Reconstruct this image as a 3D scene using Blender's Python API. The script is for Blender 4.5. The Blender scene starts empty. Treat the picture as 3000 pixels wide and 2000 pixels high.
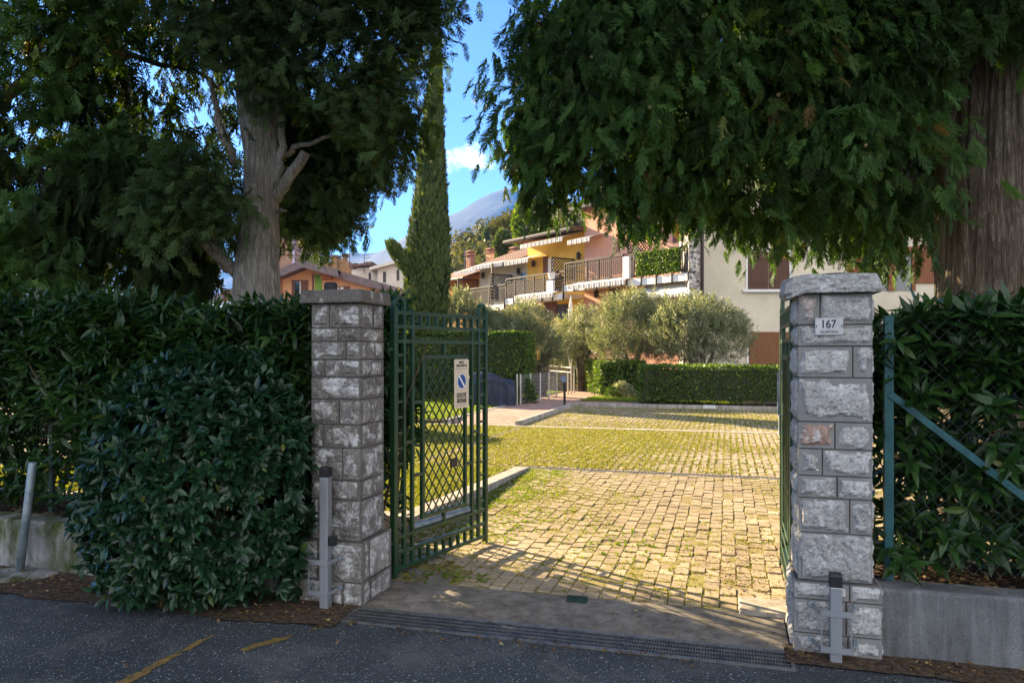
import bpy, math, random
import numpy as np
from mathutils import Vector, Matrix
D = bpy.data; S = bpy.context.scene; COL = S.collection
random.seed(7)
# ---------------------------------------------------------------- frames
F = 2200.0; CX = 1500.0; HY = 1032.0; EYE = 1.6
def gp(x, y, z=0.0):
    Y = (EYE - z) * F / (y - HY)
    return np.array([(x - CX) / F * Y, Y, z])
def pp(x, y, Y):
    return np.array([(x - CX) / F * Y, Y, EYE - (y - HY) / F * Y])
TH = math.radians(16.0); cs, sn = math.cos(TH), math.sin(TH)
OX, OY = -0.944, 4.718
ML = Matrix(((cs, sn, 0, OX), (-sn, cs, 0, OY), (0, 0, 1, 0), (0, 0, 0, 1)))
def L(u, v, z=0.0):
    return np.array([OX + u * cs + v * sn, OY - u * sn + v * cs, z])
def toL(x, y):
    dx, dy = x - OX, y - OY
    return dx * cs - dy * sn, dx * sn + dy * cs
# ---------------------------------------------------------------- objects
def tag(o, label=None, cat=None, group=None, kind=None):
    if label: o['label'] = label
    if cat: o['category'] = cat
    if group: o['group'] = group
    if kind: o['kind'] = kind
    return o
def thing(name, label, cat, loc, group=None):
    o = D.objects.new(name, None); COL.objects.link(o)
    o.empty_display_size = 0.1
    o.location = tuple(float(c) for c in loc)
    return tag(o, label, cat, group)
def wloc(o):
    v = Vector((0, 0, 0))
    while o is not None:
        v += Vector(o.location); o = o.parent
    return v
def link_mesh(name, me, mat, parent=None, V=None):
    """me holds world coordinates; move them into the object's own frame"""
    n = len(me.vertices)
    co = np.empty(n * 3); me.vertices.foreach_get('co', co); co = co.reshape(-1, 3)
    if parent is None:
        loc = np.array([(co[:, 0].min() + co[:, 0].max()) / 2, (co[:, 1].min() + co[:, 1].max()) / 2, co[:, 2].min()])
    else:
        loc = np.array(wloc(parent))
    me.vertices.foreach_set('co', (co - loc).ravel())
    me.update()
    o = D.objects.new(name, me); COL.objects.link(o)
    if parent is None: o.location = tuple(loc)
    else: o.parent = parent
    for m in (mat if isinstance(mat, (list, tuple)) else [mat]):
        me.materials.append(m)
    return o
class MB:
    def __init__(s, M=None):
        s.V = []; s.F = []; s.mi = []; s.M = M; s.cur = 0
    def add(s, vs, fs):
        b = len(s.V)
        for v in vs:
            v = Vector((float(v[0]), float(v[1]), float(v[2])))
            s.V.append(tuple(s.M @ v) if s.M is not None else tuple(v))
        for f in fs:
            s.F.append(tuple(b + i for i in f)); s.mi.append(s.cur)
        return s
    def box(s, x0, x1, y0, y1, z0, z1, c=0.0):
        if x0 > x1: x0, x1 = x1, x0
        if y0 > y1: y0, y1 = y1, y0
        if z0 > z1: z0, z1 = z1, z0
        vs = [(x0, y0, z0), (x1, y0, z0), (x1, y1, z0), (x0, y1, z0),
              (x0 + c, y0 + c, z1), (x1 - c, y0 + c, z1), (x1 - c, y1 - c, z1), (x0 + c, y1 - c, z1)]
        return s.add(vs, [(3, 2, 1, 0), (4, 5, 6, 7), (0, 1, 5, 4), (1, 2, 6, 5), (2, 3, 7, 6), (3, 0, 4, 7)])
    def bar(s, p, q, w, t, up=(0, 0, 1)):
        p, q = Vector(p), Vector(q); d = (q - p).normalized(); up = Vector(up)
        if abs(d.dot(up)) > 0.98: up = Vector((1, 0, 0))
        a = d.cross(up).normalized() * (w / 2); b = d.cross(a).normalized() * (t / 2)
        vs = [p - a - b, p + a - b, p + a + b, p - a + b, q - a - b, q + a - b, q + a + b, q - a + b]
        return s.add(vs, [(3, 2, 1, 0), (4, 5, 6, 7), (0, 1, 5, 4), (1, 2, 6, 5), (2, 3, 7, 6), (3, 0, 4, 7)])
    def path(s, pts, rad, n=8, caps=True):
        pts = [Vector(p) for p in pts]; m = len(pts)
        if not isinstance(rad, (list, tuple)): rad = [rad] * m
        ref = Vector((0.31, 0.52, 0.8)); vs = []; fs = []
        for i, p in enumerate(pts):
            d = (pts[min(i + 1, m - 1)] - pts[max(i - 1, 0)])
            d = d.normalized() if d.length > 1e-9 else Vector((0, 0, 1))
            if i == 0:
                a = d.cross(ref).normalized()
            else:
                a = (a - d * a.dot(d)).normalized()
            b = d.cross(a)
            for k in range(n):
                t = 2 * math.pi * k / n
                vs.append(p + (a * math.cos(t) + b * math.sin(t)) * rad[i])
        for i in range(m - 1):
            for k in range(n):
                k2 = (k + 1) % n
                fs.append((i * n + k, i * n + k2, (i + 1) * n + k2, (i + 1) * n + k))
        if caps:
            fs.append(tuple(range(n - 1, -1, -1))); fs.append(tuple((m - 1) * n + k for k in range(n)))
        return s.add(vs, fs)
    def tube(s, p, q, r, r2=None, n=8):
        return s.path([p, q], [r, r if r2 is None else r2], n)
    def prism(s, poly, z0, z1):
        n = len(poly)
        vs = [(p[0], p[1], z0) for p in poly] + [(p[0], p[1], z1) for p in poly]
        fs = [tuple(range(n - 1, -1, -1)), tuple(range(n, 2 * n))]
        for i in range(n):
            j = (i + 1) % n; fs.append((i, j, n + j, n + i))
        return s.add(vs, fs)
    def extrude(s, poly, ax, a0, a1):
        """poly in the two other axes, extruded along axis ax"""
        n = len(poly)
        def mk(p, a):
            return (a, p[0], p[1]) if ax == 0 else (p[0], a, p[1])
        vs = [mk(p, a0) for p in poly] + [mk(p, a1) for p in poly]
        fs = [tuple(range(n - 1, -1, -1)), tuple(range(n, 2 * n))]
        for i in range(n):
            j = (i + 1) % n; fs.append((i, j, n + j, n + i))
        return s.add(vs, fs)
    def disc(s, c, r, axis, t, n=20):
        c = Vector(c); a = Vector(axis).normalized() * (t / 2)
        return s.path([c - a, c + a], [r, r], n)
    def build(s, name, mat, parent=None, smooth=False, bevel=0.0):
        me = D.meshes.new(name)
        me.from_pydata(s.V, [], s.F); me.validate()
        if any(s.mi) and len(me.polygons) == len(s.mi):
            me.polygons.foreach_set('material_index', s.mi)
        o = link_mesh(name, me, mat, parent)
        if smooth: me.polygons.foreach_set('use_smooth', [True] * len(me.polygons))
        if bevel:
            b = o.modifiers.new('bevel', 'BEVEL'); b.width = bevel; b.segments = 2; b.limit_method = 'ANGLE'
        return o
def np_mesh(name, V, Fq, mat, parent=None, tint=None, smooth=False):
    V = np.ascontiguousarray(V, dtype=np.float64); Fq = np.ascontiguousarray(Fq, dtype=np.int32)
    me = D.meshes.new(name); k = Fq.shape[1]
    me.vertices.add(len(V)); me.vertices.foreach_set('co', V.ravel())
    me.loops.add(Fq.size); me.loops.foreach_set('vertex_index', Fq.ravel())
    me.polygons.add(len(Fq)); me.polygons.foreach_set('loop_start', np.arange(0, Fq.size, k, dtype=np.int32))
    me.polygons.foreach_set('use_smooth', np.full(len(Fq), bool(smooth)))
    me.update(calc_edges=True)
    if tint is not None:
        a = me.attributes.new('tint', 'FLOAT', 'POINT'); a.data.foreach_set('value', np.ascontiguousarray(tint, dtype=np.float32))
    return link_mesh(name, me, mat, parent)
# ---------------------------------------------------------------- noise
def vnoise(x, y, seed=0):
    x = np.asarray(x, float); y = np.asarray(y, float)
    xi = np.floor(x).astype(np.int64); yi = np.floor(y).astype(np.int64)
    fx = x - xi; fy = y - yi
    fx = fx * fx * (3 - 2 * fx); fy = fy * fy * (3 - 2 * fy)
    def h(a, b):
        n = (a * 374761393 + b * 668265263 + seed * 974711) & 0xffffffff
        n = ((n ^ (n >> 13)) * 1274126177) & 0xffffffff
        n = n ^ (n >> 16)
        return (n & 0xffff) / 65535.0
    return (h(xi, yi) * (1 - fx) + h(xi + 1, yi) * fx) * (1 - fy) + (h(xi, yi + 1) * (1 - fx) + h(xi + 1, yi + 1) * fx) * fy
def fbm(x, y, seed=0, oct=4):
    t = 0; a = 0.5; f = 1.0
    for i in range(oct):
        t = t + a * vnoise(np.asarray(x) * f, np.asarray(y) * f, seed + 17 * i); a *= 0.5; f *= 2.03
    return t / (1 - 0.5 ** oct)
def grid_mesh(fn, nx, ny):
    i, j = np.meshgrid(np.linspace(0, 1, nx), np.linspace(0, 1, ny))
    V = fn(i.ravel(), j.ravel())
    a = np.arange(nx * ny).reshape(ny, nx)
    Fq = np.stack([a[:-1, :-1].ravel(), a[:-1, 1:].ravel(), a[1:, 1:].ravel(), a[1:, :-1].ravel()], 1)
    return V, Fq
# ---------------------------------------------------------------- materials
class NT:
    def __init__(s, name):
        s.m = D.materials.new(name); s.m.use_nodes = True; s.t = s.m.node_tree; s.t.nodes.clear()
        s.out = s.n('ShaderNodeOutputMaterial')
    def n(s, typ, **kw):
        nd = s.t.nodes.new(typ)
        for k, v in kw.items():
            if k.startswith('i_'): nd.inputs[k[2:].replace('_', ' ')].default_value = v
            else: setattr(nd, k, v)
        return nd
    def l(s, a, b): s.t.links.new(a, b)
    def ramp(s, fac, stops, interp='LINEAR'):
        r = s.n('ShaderNodeValToRGB'); cr = r.color_ramp; cr.interpolation = interp
        while len(cr.elements) < len(stops): cr.elements.new(0.5)
        for e, (p, c) in zip(cr.elements, stops):
            e.position = p; e.color = (c[0], c[1], c[2], 1)
        s.l(fac, r.inputs['Fac']); return r.outputs['Color']
    def coord(s, scale=(1, 1, 1), which='Object', rot=(0, 0, 0)):
        tc = s.n('ShaderNodeTexCoord'); mp = s.n('ShaderNodeMapping')
        mp.inputs['Scale'].default_value = scale; mp.inputs['Rotation'].default_value = rot
        s.l(tc.outputs[which], mp.inputs['Vector']); return mp.outputs['Vector']
    def noise(s, vec, scale, detail=5, rough=0.6, dist=0.0):
        t = s.n('ShaderNodeTexNoise'); t.inputs['Scale'].default_value = scale; t.inputs['Detail'].default_value = detail
        t.inputs['Roughness'].default_value = rough; t.inputs['Distortion'].default_value = dist
        s.l(vec, t.inputs['Vector']); return t.outputs['Fac']
    def mix(s, fac, a, b, mode='MIX'):
        m = s.n('ShaderNodeMix', data_type='RGBA', blend_type=mode)
        if hasattr(fac, 'node'): s.l(fac, m.inputs[0])
        else: m.inputs[0].default_value = fac
        for k, v in ((6, a), (7, b)):
            if hasattr(v, 'node'): s.l(v, m.inputs[k])
            else: m.inputs[k].default_value = (v[0], v[1], v[2], 1)
        return m.outputs[2]
    def bsdf(s, col, rough=0.8, metal=0.0, spec=0.3, bump=None, bstr=0.3, bdist=0.01):
        p = s.n('ShaderNodeBsdfPrincipled')
        if hasattr(col, 'node'): s.l(col, p.inputs['Base Color'])
        else: p.inputs['Base Color'].default_value = (col[0], col[1], col[2], 1)
        if hasattr(rough, 'node'): s.l(rough, p.inputs['Roughness'])
        else: p.inputs['Roughness'].default_value = rough
        p.inputs['Metallic'].default_value = metal; p.inputs['Specular IOR Level'].default_value = spec
        if bump is not None:
            b = s.n('ShaderNodeBump'); b.inputs['Strength'].default_value = bstr; b.inputs['Distance'].default_value = bdist
            s.l(bump, b.inputs['Height']); s.l(b.outputs['Normal'], p.inputs['Normal'])
        return p
    def done(s, p):
        s.l(p.outputs[0], s.out.inputs['Surface']); return s.m
def m_noise(name, c1, c2, scale=8, rough=0.8, bump=0.3, bdist=0.005, bscale=None, metal=0.0, spec=0.3, stretch=(1, 1, 1), detail=6, lo=0.35, hi=0.65):
    t = NT(name); v = t.coord(stretch); n = t.noise(v, scale, detail)
    col = t.ramp(n, [(lo, c1), (hi, c2)])
    b = t.noise(v, bscale or scale * 6, 4)
    return t.done(t.bsdf(col, rough, metal, spec, b if bump else None, bump, bdist))
def m_leaf(name, stops, trans=0.3, tcol=(1.3, 1.35, 0.5), rough=0.45, spec=0.4):
    t = NT(name); a = t.n('ShaderNodeAttribute', attribute_name='tint')
    col = t.ramp(a.outputs['Fac'], stops)
    p = t.bsdf(col, rough, 0, spec)
    tr = t.n('ShaderNodeBsdfTranslucent')
    tc = t.mix(1.0, col, tcol, 'MULTIPLY'); t.l(tc, tr.inputs['Color'])
    mx = t.n('ShaderNodeMixShader'); mx.inputs[0].default_value = trans
    t.l(p.outputs[0], mx.inputs[1]); t.l(tr.outputs[0], mx.inputs[2])
    t.l(mx.outputs[0], t.out.inputs['Surface']); return t.m
def m_plain(name, c, rough=0.5, metal=0.0, spec=0.4, var=0.12, scale=6, bump=0.0):
    c1 = tuple(x * (1 - var) for x in c); c2 = tuple(min(1, x * (1 + var)) for x in c)
    return m_noise(name, c1, c2, scale, rough, bump, 0.002, None, metal, spec)
def m_glass(name, c=(0.02, 0.03, 0.04)):
    t = NT(name); return t.done(t.bsdf(c, 0.04, 0, 0.9))
# ---------------------------------------------------------------- foliage arrays
def frames(dirs, rng, nrm=None, roll=1.0):
    """rows: X along dirs, Y width, Z face normal"""
    d = dirs / (np.linalg.norm(dirs, axis=1, keepdims=True) + 1e-9)
    r = rng.normal(size=d.shape) * roll
    if nrm is not None: r = r + nrm
    y = np.cross(r, d); y /= (np.linalg.norm(y, axis=1, keepdims=True) + 1e-9)
    z = np.cross(d, y)
    return np.stack([d, y, z], axis=1)      # R[i] rows are axes
def inst(tv, tf, pos, R, sc, tint=None, jit=0.0, rng=None):
    n, k = len(pos), len(tv)
    V = np.einsum('kc,ncx->nkx', tv, R) * sc[:, None, None] + pos[:, None, :]
    Fq = (tf[None] + (np.arange(n) * k)[:, None, None]).reshape(-1, tf.shape[1])
    T = np.repeat(tint, k) if tint is not None else None
    return V.reshape(-1, 3), Fq, T
def join(parts):
    Vs, Fs, Ts, b = [], [], [], 0
    for V, Fq, T in parts:
        Vs.append(V); Fs.append(Fq + b); Ts.append(T); b += len(V)
    return np.concatenate(Vs), np.concatenate(Fs), np.concatenate(Ts)
def leaf_template(w=0.3, fold=0.12, droop=0.15):
    ts = [0.0, 0.3, 0.65, 1.0]; ws = [0.06, 1.0, 0.8, 0.05]; V = []
    for t, ww in zip(ts, ws):
        z = -droop * t * t
        V += [(t, -w / 2 * ww, z + fold * w * ww), (t, 0, z), (t, w / 2 * ww, z + fold * w * ww)]
    Fq = []
    for i in range(3):
        a = i * 3
        Fq += [(a, a + 3, a + 4, a + 1), (a + 1, a + 4, a + 5, a + 2)]
    return np.array(V), np.array(Fq)
def quad_template(w=0.35):
    return np.array([(0, 0, 0), (0.45, -w / 2, 0.03), (1, 0, -0.05), (0.45, w / 2, 0.03)]), np.array([(0, 1, 2, 3)])
def spray_template(n=9, w=0.42, seed=1, bw=0.035, droop=0.25):
    """flat, drooping conifer spray: midrib with alternate forward branchlets"""
    rng = np.random.default_rng(seed); V = []; Fq = []
    def leafq(p, d, ln, ww):
        d = d / np.linalg.norm(d); s = np.array([-d[1], d[0], rng.normal() * 0.4]) * ww / 2
        b = len(V); e = p + d * ln
        V.extend([p - s, p + s, e + s * 0.45, e - s * 0.45]); Fq.append((b, b + 1, b + 2, b + 3))
    for i in range(n):
        t = (i + 0.4) / n; z = -droop * t * t
        for sgn in (-1, 1):
            ln = w * (0.35 + 0.9 * math.sin(math.pi * min(1, 0.16 + t * 0.92))) * rng.uniform(0.75, 1.15) * 0.7
            dirv = np.array([0.85, sgn * rng.uniform(0.5, 0.8), rng.normal() * 0.22 - 0.1])
            leafq(np.array([t, 0, z]), dirv, ln, bw * rng.uniform(0.9, 1.5))
            if i % 2 == 0:
                q = np.array([t, 0, z]) + dirv / np.linalg.norm(dirv) * ln * 0.45
                leafq(q, np.array([1.0, sgn * 0.1, -0.1]), ln * 0.55, bw)
    leafq(np.array([0.0, 0, 0]), np.array([1, 0, -droop * 0.5]), 0.55, bw * 0.8)
    leafq(np.array([0.5, 0, -droop * 0.25]), np.array([1, 0, -droop * 0.9]), 0.6, bw)
    return np.array(V), np.array(Fq)
def in_poly(x, y, poly):
    r = np.zeros(len(x), bool); n = len(poly); j = n - 1
    for i in range(n):
        xi, yi = poly[i]; xj, yj = poly[j]
        c = ((yi > y) != (yj > y)) & (x < (xj - xi) * (y - yi) / (yj - yi + 1e-12) + xi)
        r ^= c; j = i
    return r
def sample_poly(poly, n, rng):
    P = np.array(poly); lo, hi = P.min(0), P.max(0); out = []
    tot = 0
    while tot < n:
        q = rng.uniform(lo, hi, size=(n * 2, 2)); q = q[in_poly(q[:, 0], q[:, 1], poly)]
        out.append(q); tot += len(q)
    return np.concatenate(out)[:n]
# ================================================================ materials
M = {}
def asphalt():
    t = NT('asphalt'); v = t.coord()
    big = t.noise(v, 0.8, 5); fine = t.noise(v, 90, 4, 0.75)
    c = t.ramp(big, [(0.3, (0.020, 0.026, 0.028)), (0.7, (0.044, 0.052, 0.054))])
    vo = t.n('ShaderNodeTexVoronoi'); vo.inputs['Scale'].default_value = 88; t.l(v, vo.inputs['Vector'])
    vc = t.n('ShaderNodeSeparateColor'); t.l(vo.outputs['Color'], vc.inputs[0])
    mth = t.n('ShaderNodeMath', operation='LESS_THAN'); t.l(vo.outputs['Distance'], mth.inputs[0]); mth.inputs[1].default_value = 0.33
    g2 = t.n('ShaderNodeMath', operation='GREATER_THAN'); t.l(vc.outputs[0], g2.inputs[0]); g2.inputs[1].default_value = 0.45
    mm = t.n('ShaderNodeMath', operation='MULTIPLY'); t.l(mth.outputs[0], mm.inputs[0]); t.l(g2.outputs[0], mm.inputs[1])
    sp = t.ramp(vc.outputs[1], [(0.0, (0.05, 0.058, 0.062)), (0.6, (0.12, 0.13, 0.135)), (0.88, (0.26, 0.265, 0.265)), (1.0, (0.5, 0.49, 0.46))])
    col = t.mix(mm.outputs[0], c, sp)
    pn = t.noise(t.coord(), 2.2, 6, 0.7, 0.8); col = t.mix(t.ramp(pn, [(0.52, (0, 0, 0)), (0.66, (0.55, 0.55, 0.55))]), col, (0.105, 0.10, 0.092))
    dn = t.noise(t.coord(), 0.9, 5, 0.7, 0.3); col = t.mix(t.ramp(dn, [(0.56, (0, 0, 0)), (0.68, (0.7, 0.7, 0.7))]), col, (0.026, 0.025, 0.026))
    ck = t.n('ShaderNodeTexVoronoi', feature='DISTANCE_TO_EDGE'); ck.inputs['Scale'].default_value = 1.1
    wn = t.n('ShaderNodeTexNoise'); wn.inputs['Scale'].default_value = 3; wn.inputs['Detail'].default_value = 6; t.l(v, wn.inputs['Vector'])
    t.l(t.mix(0.35, v, wn.outputs['Color']), ck.inputs['Vector']); col = t.mix(t.ramp(ck.outputs['Distance'], [(0.0, (0.45, 0.45, 0.45)), (0.008, (0, 0, 0))]), col, (0.018, 0.017, 0.016))
    fr = t.ramp(fine, [(0.33, (0.30, 0.30, 0.30)), (0.66, (1.85, 1.85, 1.85))])
    col = t.mix(1.0, col, fr, 'MULTIPLY')
    return t.done(t.bsdf(col, 0.85, 0, 0.35, vo.outputs['Distance'], 0.9, 0.006))
M['asphalt'] = asphalt()
def concrete(name, a, b, stain=(0.05, 0.055, 0.035), lo=0.52, hi=0.75, ss=1.6):
    t = NT(name); v = t.coord(); n1 = t.noise(v, 3, 6); n2 = t.noise(v, 120, 3); n3 = t.noise(v, ss, 6, 0.65, 0.5)
    c = t.ramp(n1, [(0.3, a), (0.7, b)])
    m = t.ramp(n3, [(lo, (0, 0, 0)), (hi, (1, 1, 1))])
    c = t.mix(m, c, stain)
    st = t.noise(t.coord((5, 5, 0.5)), 2.2, 6, 0.7, 0.6); c = t.mix(1.0, c, t.ramp(st, [(0.38, (0.62, 0.61, 0.58)), (0.62, (1.12, 1.12, 1.12))]), 'MULTIPLY')
    f = t.ramp(n2, [(0.3, (0.72, 0.72, 0.72)), (0.7, (1.22, 1.22, 1.22))])
    c = t.mix(1.0, c, f, 'MULTIPLY')
    return t.done(t.bsdf(c, 0.9, 0, 0.2, n2, 0.35, 0.003))
M['apron'] = concrete('apron_concrete', (0.15, 0.13, 0.105), (0.26, 0.23, 0.185), (0.10, 0.095, 0.075), 0.55, 0.8)
M['wall_conc'] = concrete('wall_concrete', (0.17, 0.17, 0.165), (0.33, 0.32, 0.30), (0.055, 0.075, 0.018), 0.43, 0.60, 2.2)
M['wall_conc2'] = concrete('wall_concrete_grey', (0.095, 0.10, 0.102), (0.17, 0.175, 0.175), (0.055, 0.058, 0.052), 0.55, 0.8, 2.2)
M['kerb'] = concrete('kerb_stone', (0.33, 0.29, 0.24), (0.48, 0.43, 0.36), (0.2, 0.17, 0.12), 0.55, 0.8)
M['soil'] = m_noise('soil', (0.05, 0.032, 0.016), (0.20, 0.135, 0.07), 14, 0.95, 0.8, 0.02)
M['jointsoil'] = m_noise('mossy_joint_soil', (0.24, 0.175, 0.075), (0.22, 0.20, 0.05), 1.3, 0.95, 0.8, 0.01, 60)
M['litter'] = m_noise('leaf_litter_soil', (0.022, 0.014, 0.008), (0.11, 0.072, 0.04), 30, 0.95, 1.0, 0.02, 60)
M['ground'] = m_noise('ground_earth', (0.06, 0.055, 0.025), (0.16, 0.14, 0.06), 0.15, 0.95, 0.3, 0.02)
def paver_mat():
    t = NT('paver_stone'); v = t.coord(); a = t.n('ShaderNodeAttribute', attribute_name='tint')
    c = t.ramp(a.outputs['Fac'], [(0, (0.27, 0.21, 0.13)), (0.5, (0.36, 0.285, 0.185)), (1, (0.45, 0.365, 0.25))])
    n = t.noise(v, 5, 6, 0.7); f = t.ramp(n, [(0.3, (0.62, 0.6, 0.56)), (0.7, (1.2, 1.2, 1.2))])
    c = t.mix(1.0, c, f, 'MULTIPLY'); n2 = t.noise(v, 90, 4)
    return t.done(t.bsdf(c, 0.92, 0, 0.2, n2, 0.5, 0.006))
M['paver'] = paver_mat()
def brickpath():
    t = NT('path_brick'); v = t.coord((1, 1, 1), 'Object', (0, 0, math.radians(16)))
    b = t.n('ShaderNodeTexBrick'); b.offset = 0.5
    b.inputs['Color1'].default_value = (0.33, 0.20, 0.15, 1); b.inputs['Color2'].default_value = (0.42, 0.27, 0.2, 1)
    b.inputs['Mortar'].default_value = (0.16, 0.12, 0.09, 1); b.inputs['Scale'].default_value = 1
    b.inputs['Mortar Size'].default_value = 0.012; b.inputs['Brick Width'].default_value = 0.24; b.inputs['Row Height'].default_value = 0.22
    t.l(v, b.inputs['Vector']); n = t.noise(t.coord(), 9, 5)
    f = t.ramp(n, [(0.3, (0.75, 0.75, 0.75)), (0.7, (1.2, 1.2, 1.2))])
    return t.done(t.bsdf(t.mix(1.0, b.outputs['Color'], f, 'MULTIPLY'), 0.9, 0, 0.2, n, 0.3, 0.004))
M['brickpath'] = brickpath()
def stone_mat(name, cols, lichen, llo, lhi, stain=None):
    t = NT(name); v = t.coord(); a = t.n('ShaderNodeAttribute', attribute_name='tint')
    c = t.ramp(a.outputs['Fac'], cols)
    n1 = t.noise(v, 11, 8, 0.72, 0.6); n2 = t.noise(v, 70, 6, 0.7); n3 = t.noise(v, 4, 5)
    c = t.mix(t.ramp(n1, [(llo, (0, 0, 0)), (lhi, (1, 1, 1))]), c, lichen)
    if stain: c = t.mix(t.ramp(n3, [(0.55, (0, 0, 0)), (0.72, (0.8, 0.8, 0.8))]), c, stain)
    f = t.ramp(n2, [(0.3, (0.55, 0.55, 0.55)), (0.7, (1.3, 1.3, 1.3))])
    c = t.mix(1.0, c, f, 'MULTIPLY')
    return t.done(t.bsdf(c, 0.9, 0, 0.2, n2, 0.7, 0.01))
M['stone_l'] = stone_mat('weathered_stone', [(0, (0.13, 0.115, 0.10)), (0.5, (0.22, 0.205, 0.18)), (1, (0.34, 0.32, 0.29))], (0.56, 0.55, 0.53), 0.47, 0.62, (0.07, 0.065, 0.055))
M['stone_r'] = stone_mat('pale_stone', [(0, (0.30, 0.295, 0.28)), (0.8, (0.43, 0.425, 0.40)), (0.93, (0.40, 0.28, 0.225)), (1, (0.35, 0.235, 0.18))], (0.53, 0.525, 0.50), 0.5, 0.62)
M['mortar_l'] = stone_mat('dark_block_margin', [(0, (0.13, 0.12, 0.105)), (1, (0.20, 0.185, 0.16))], (0.36, 0.34, 0.31), 0.58, 0.64, (0.06, 0.055, 0.045))
M['mortar_r'] = m_noise('grey_block_margin', (0.168, 0.165, 0.155), (0.228, 0.224, 0.212), 6, 0.9, 0.3, 0.003)
M['joint'] = m_noise('dark_joint_mortar', (0.06, 0.055, 0.05), (0.12, 0.11, 0.10), 20, 0.95, 0.3)  # dark mortar core showing in the block joints
M['gate'] = m_noise('green_gate_paint', (0.008, 0.031, 0.013), (0.015, 0.053, 0.022), 9, 0.42, 0.12, 0.001, 60, 0.0, 0.5)
M['bluegreen'] = m_noise('weathered_bluegreen_paint', (0.006, 0.045, 0.052), (0.014, 0.085, 0.092), 14, 0.55, 0.3, 0.002, 70, 0, 0.4, (1, 1, 0.5))
M['darkpost'] = m_plain('dark_green_post', (0.012, 0.03, 0.022), 0.6)
M['alu'] = m_noise('brushed_aluminium', (0.29, 0.31, 0.33), (0.37, 0.39, 0.41), 4, 0.45, 0.1, 0.001, 200, 0.75, 0.5, (1, 1, 0.1))
M['galv'] = m_noise('galvanised_steel', (0.16, 0.21, 0.23), (0.32, 0.37, 0.40), 12, 0.55, 0.15, 0.001, 60, 0.5, 0.5)
M['black'] = m_plain('black_plastic', (0.012, 0.012, 0.014), 0.45)
M['grate'] = m_noise('grate_steel', (0.10, 0.105, 0.11), (0.20, 0.195, 0.18), 12, 0.5, 0.1, 0.001, 60, 0.6, 0.5)
M['pit'] = m_plain('drain_pit', (0.02, 0.018, 0.015), 0.95)
M['yellow'] = m_noise('worn_yellow_paint', (0.11, 0.07, 0.02), (0.24, 0.15, 0.04), 18, 0.85, 0.5, 0.003, 160)
M['signplate'] = m_plain('cream_sign_plate', (0.62, 0.53, 0.40), 0.4, 0, 0.4, 0.05)
M['signblue'] = m_plain('sign_blue', (0.012, 0.06, 0.25), 0.4, 0, 0.4, 0.03)
M['signwhite'] = m_plain('sign_white', (0.75, 0.75, 0.74), 0.4, 0, 0.4, 0.03)
M['signring'] = m_plain('sign_faded_ring', (0.55, 0.47, 0.34), 0.45, 0, 0.4, 0.05)
M['ink'] = m_plain('black_ink', (0.02, 0.02, 0.02), 0.5)
M['numplate'] = m_noise('number_plate_stone', (0.40, 0.41, 0.41), (0.50, 0.51, 0.50), 30, 0.5, 0.1, 0.001)
M['numink'] = m_plain('number_ink', (0.012, 0.022, 0.035), 0.5)
M['navy'] = m_noise('navy_tarpaulin', (0.010, 0.014, 0.026), (0.022, 0.028, 0.05), 6, 0.5, 0.3, 0.01, 12)
# foliage
M['laurel'] = m_leaf('laurel_leaf', [(0, (0.009, 0.030, 0.005)), (0.5, (0.020, 0.056, 0.010)), (0.85, (0.045, 0.10, 0.018)), (1, (0.13, 0.13, 0.03))], 0.24, (1.4, 1.5, 0.35), 0.36, 0.38)
M['bush'] = m_leaf('bush_leaf', [(0, (0.006, 0.022, 0.008)), (0.55, (0.012, 0.042, 0.016)), (0.86, (0.026, 0.075, 0.024)), (1, (0.11, 0.13, 0.03))], 0.2, (1.3, 1.4, 0.4), 0.33, 0.45)
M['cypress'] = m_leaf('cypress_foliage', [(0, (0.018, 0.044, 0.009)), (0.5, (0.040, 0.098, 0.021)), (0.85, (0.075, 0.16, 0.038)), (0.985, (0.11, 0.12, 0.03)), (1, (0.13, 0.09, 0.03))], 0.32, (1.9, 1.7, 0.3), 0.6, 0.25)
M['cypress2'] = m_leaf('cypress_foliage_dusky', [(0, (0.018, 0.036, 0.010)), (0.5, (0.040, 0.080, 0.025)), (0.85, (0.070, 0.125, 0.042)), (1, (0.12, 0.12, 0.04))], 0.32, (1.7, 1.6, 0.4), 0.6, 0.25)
M['cypress3'] = m_leaf('cypress_foliage_shaded', [(0, (0.009, 0.018, 0.005)), (0.5, (0.020, 0.040, 0.011)), (0.85, (0.038, 0.066, 0.02)), (1, (0.09, 0.08, 0.02))], 0.40, (2.2, 1.8, 0.3), 0.7, 0.1)  # darker copy of the dusky foliage; shade put into the leaf colour
M['column'] = m_leaf('column_cypress_foliage', [(0, (0.038, 0.062, 0.014)), (0.6, (0.07, 0.105, 0.026)), (1, (0.14, 0.16, 0.04))], 0.25, (1.5, 1.5, 0.4), 0.6, 0.2)
M['olive'] = m_leaf('olive_leaf', [(0, (0.08, 0.10, 0.045)), (0.5, (0.175, 0.195, 0.10)), (0.85, (0.29, 0.30, 0.18)), (1, (0.45, 0.44, 0.30))], 0.36, (1.25, 1.25, 0.7), 0.5, 0.3)
M['boxhedge'] = m_leaf('clipped_hedge_leaf', [(0, (0.035, 0.072, 0.008)), (0.6, (0.085, 0.15, 0.016)), (1, (0.21, 0.26, 0.035))], 0.35, (1.4, 1.4, 0.4), 0.45, 0.4)
M['grass'] = m_leaf('grass_blade', [(0, (0.13, 0.16, 0.02)), (0.45, (0.25, 0.25, 0.04)), (0.8, (0.36, 0.30, 0.07)), (1, (0.38, 0.28, 0.10))], 0.35, (1.2, 1.2, 0.4), 0.6, 0.2)
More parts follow.
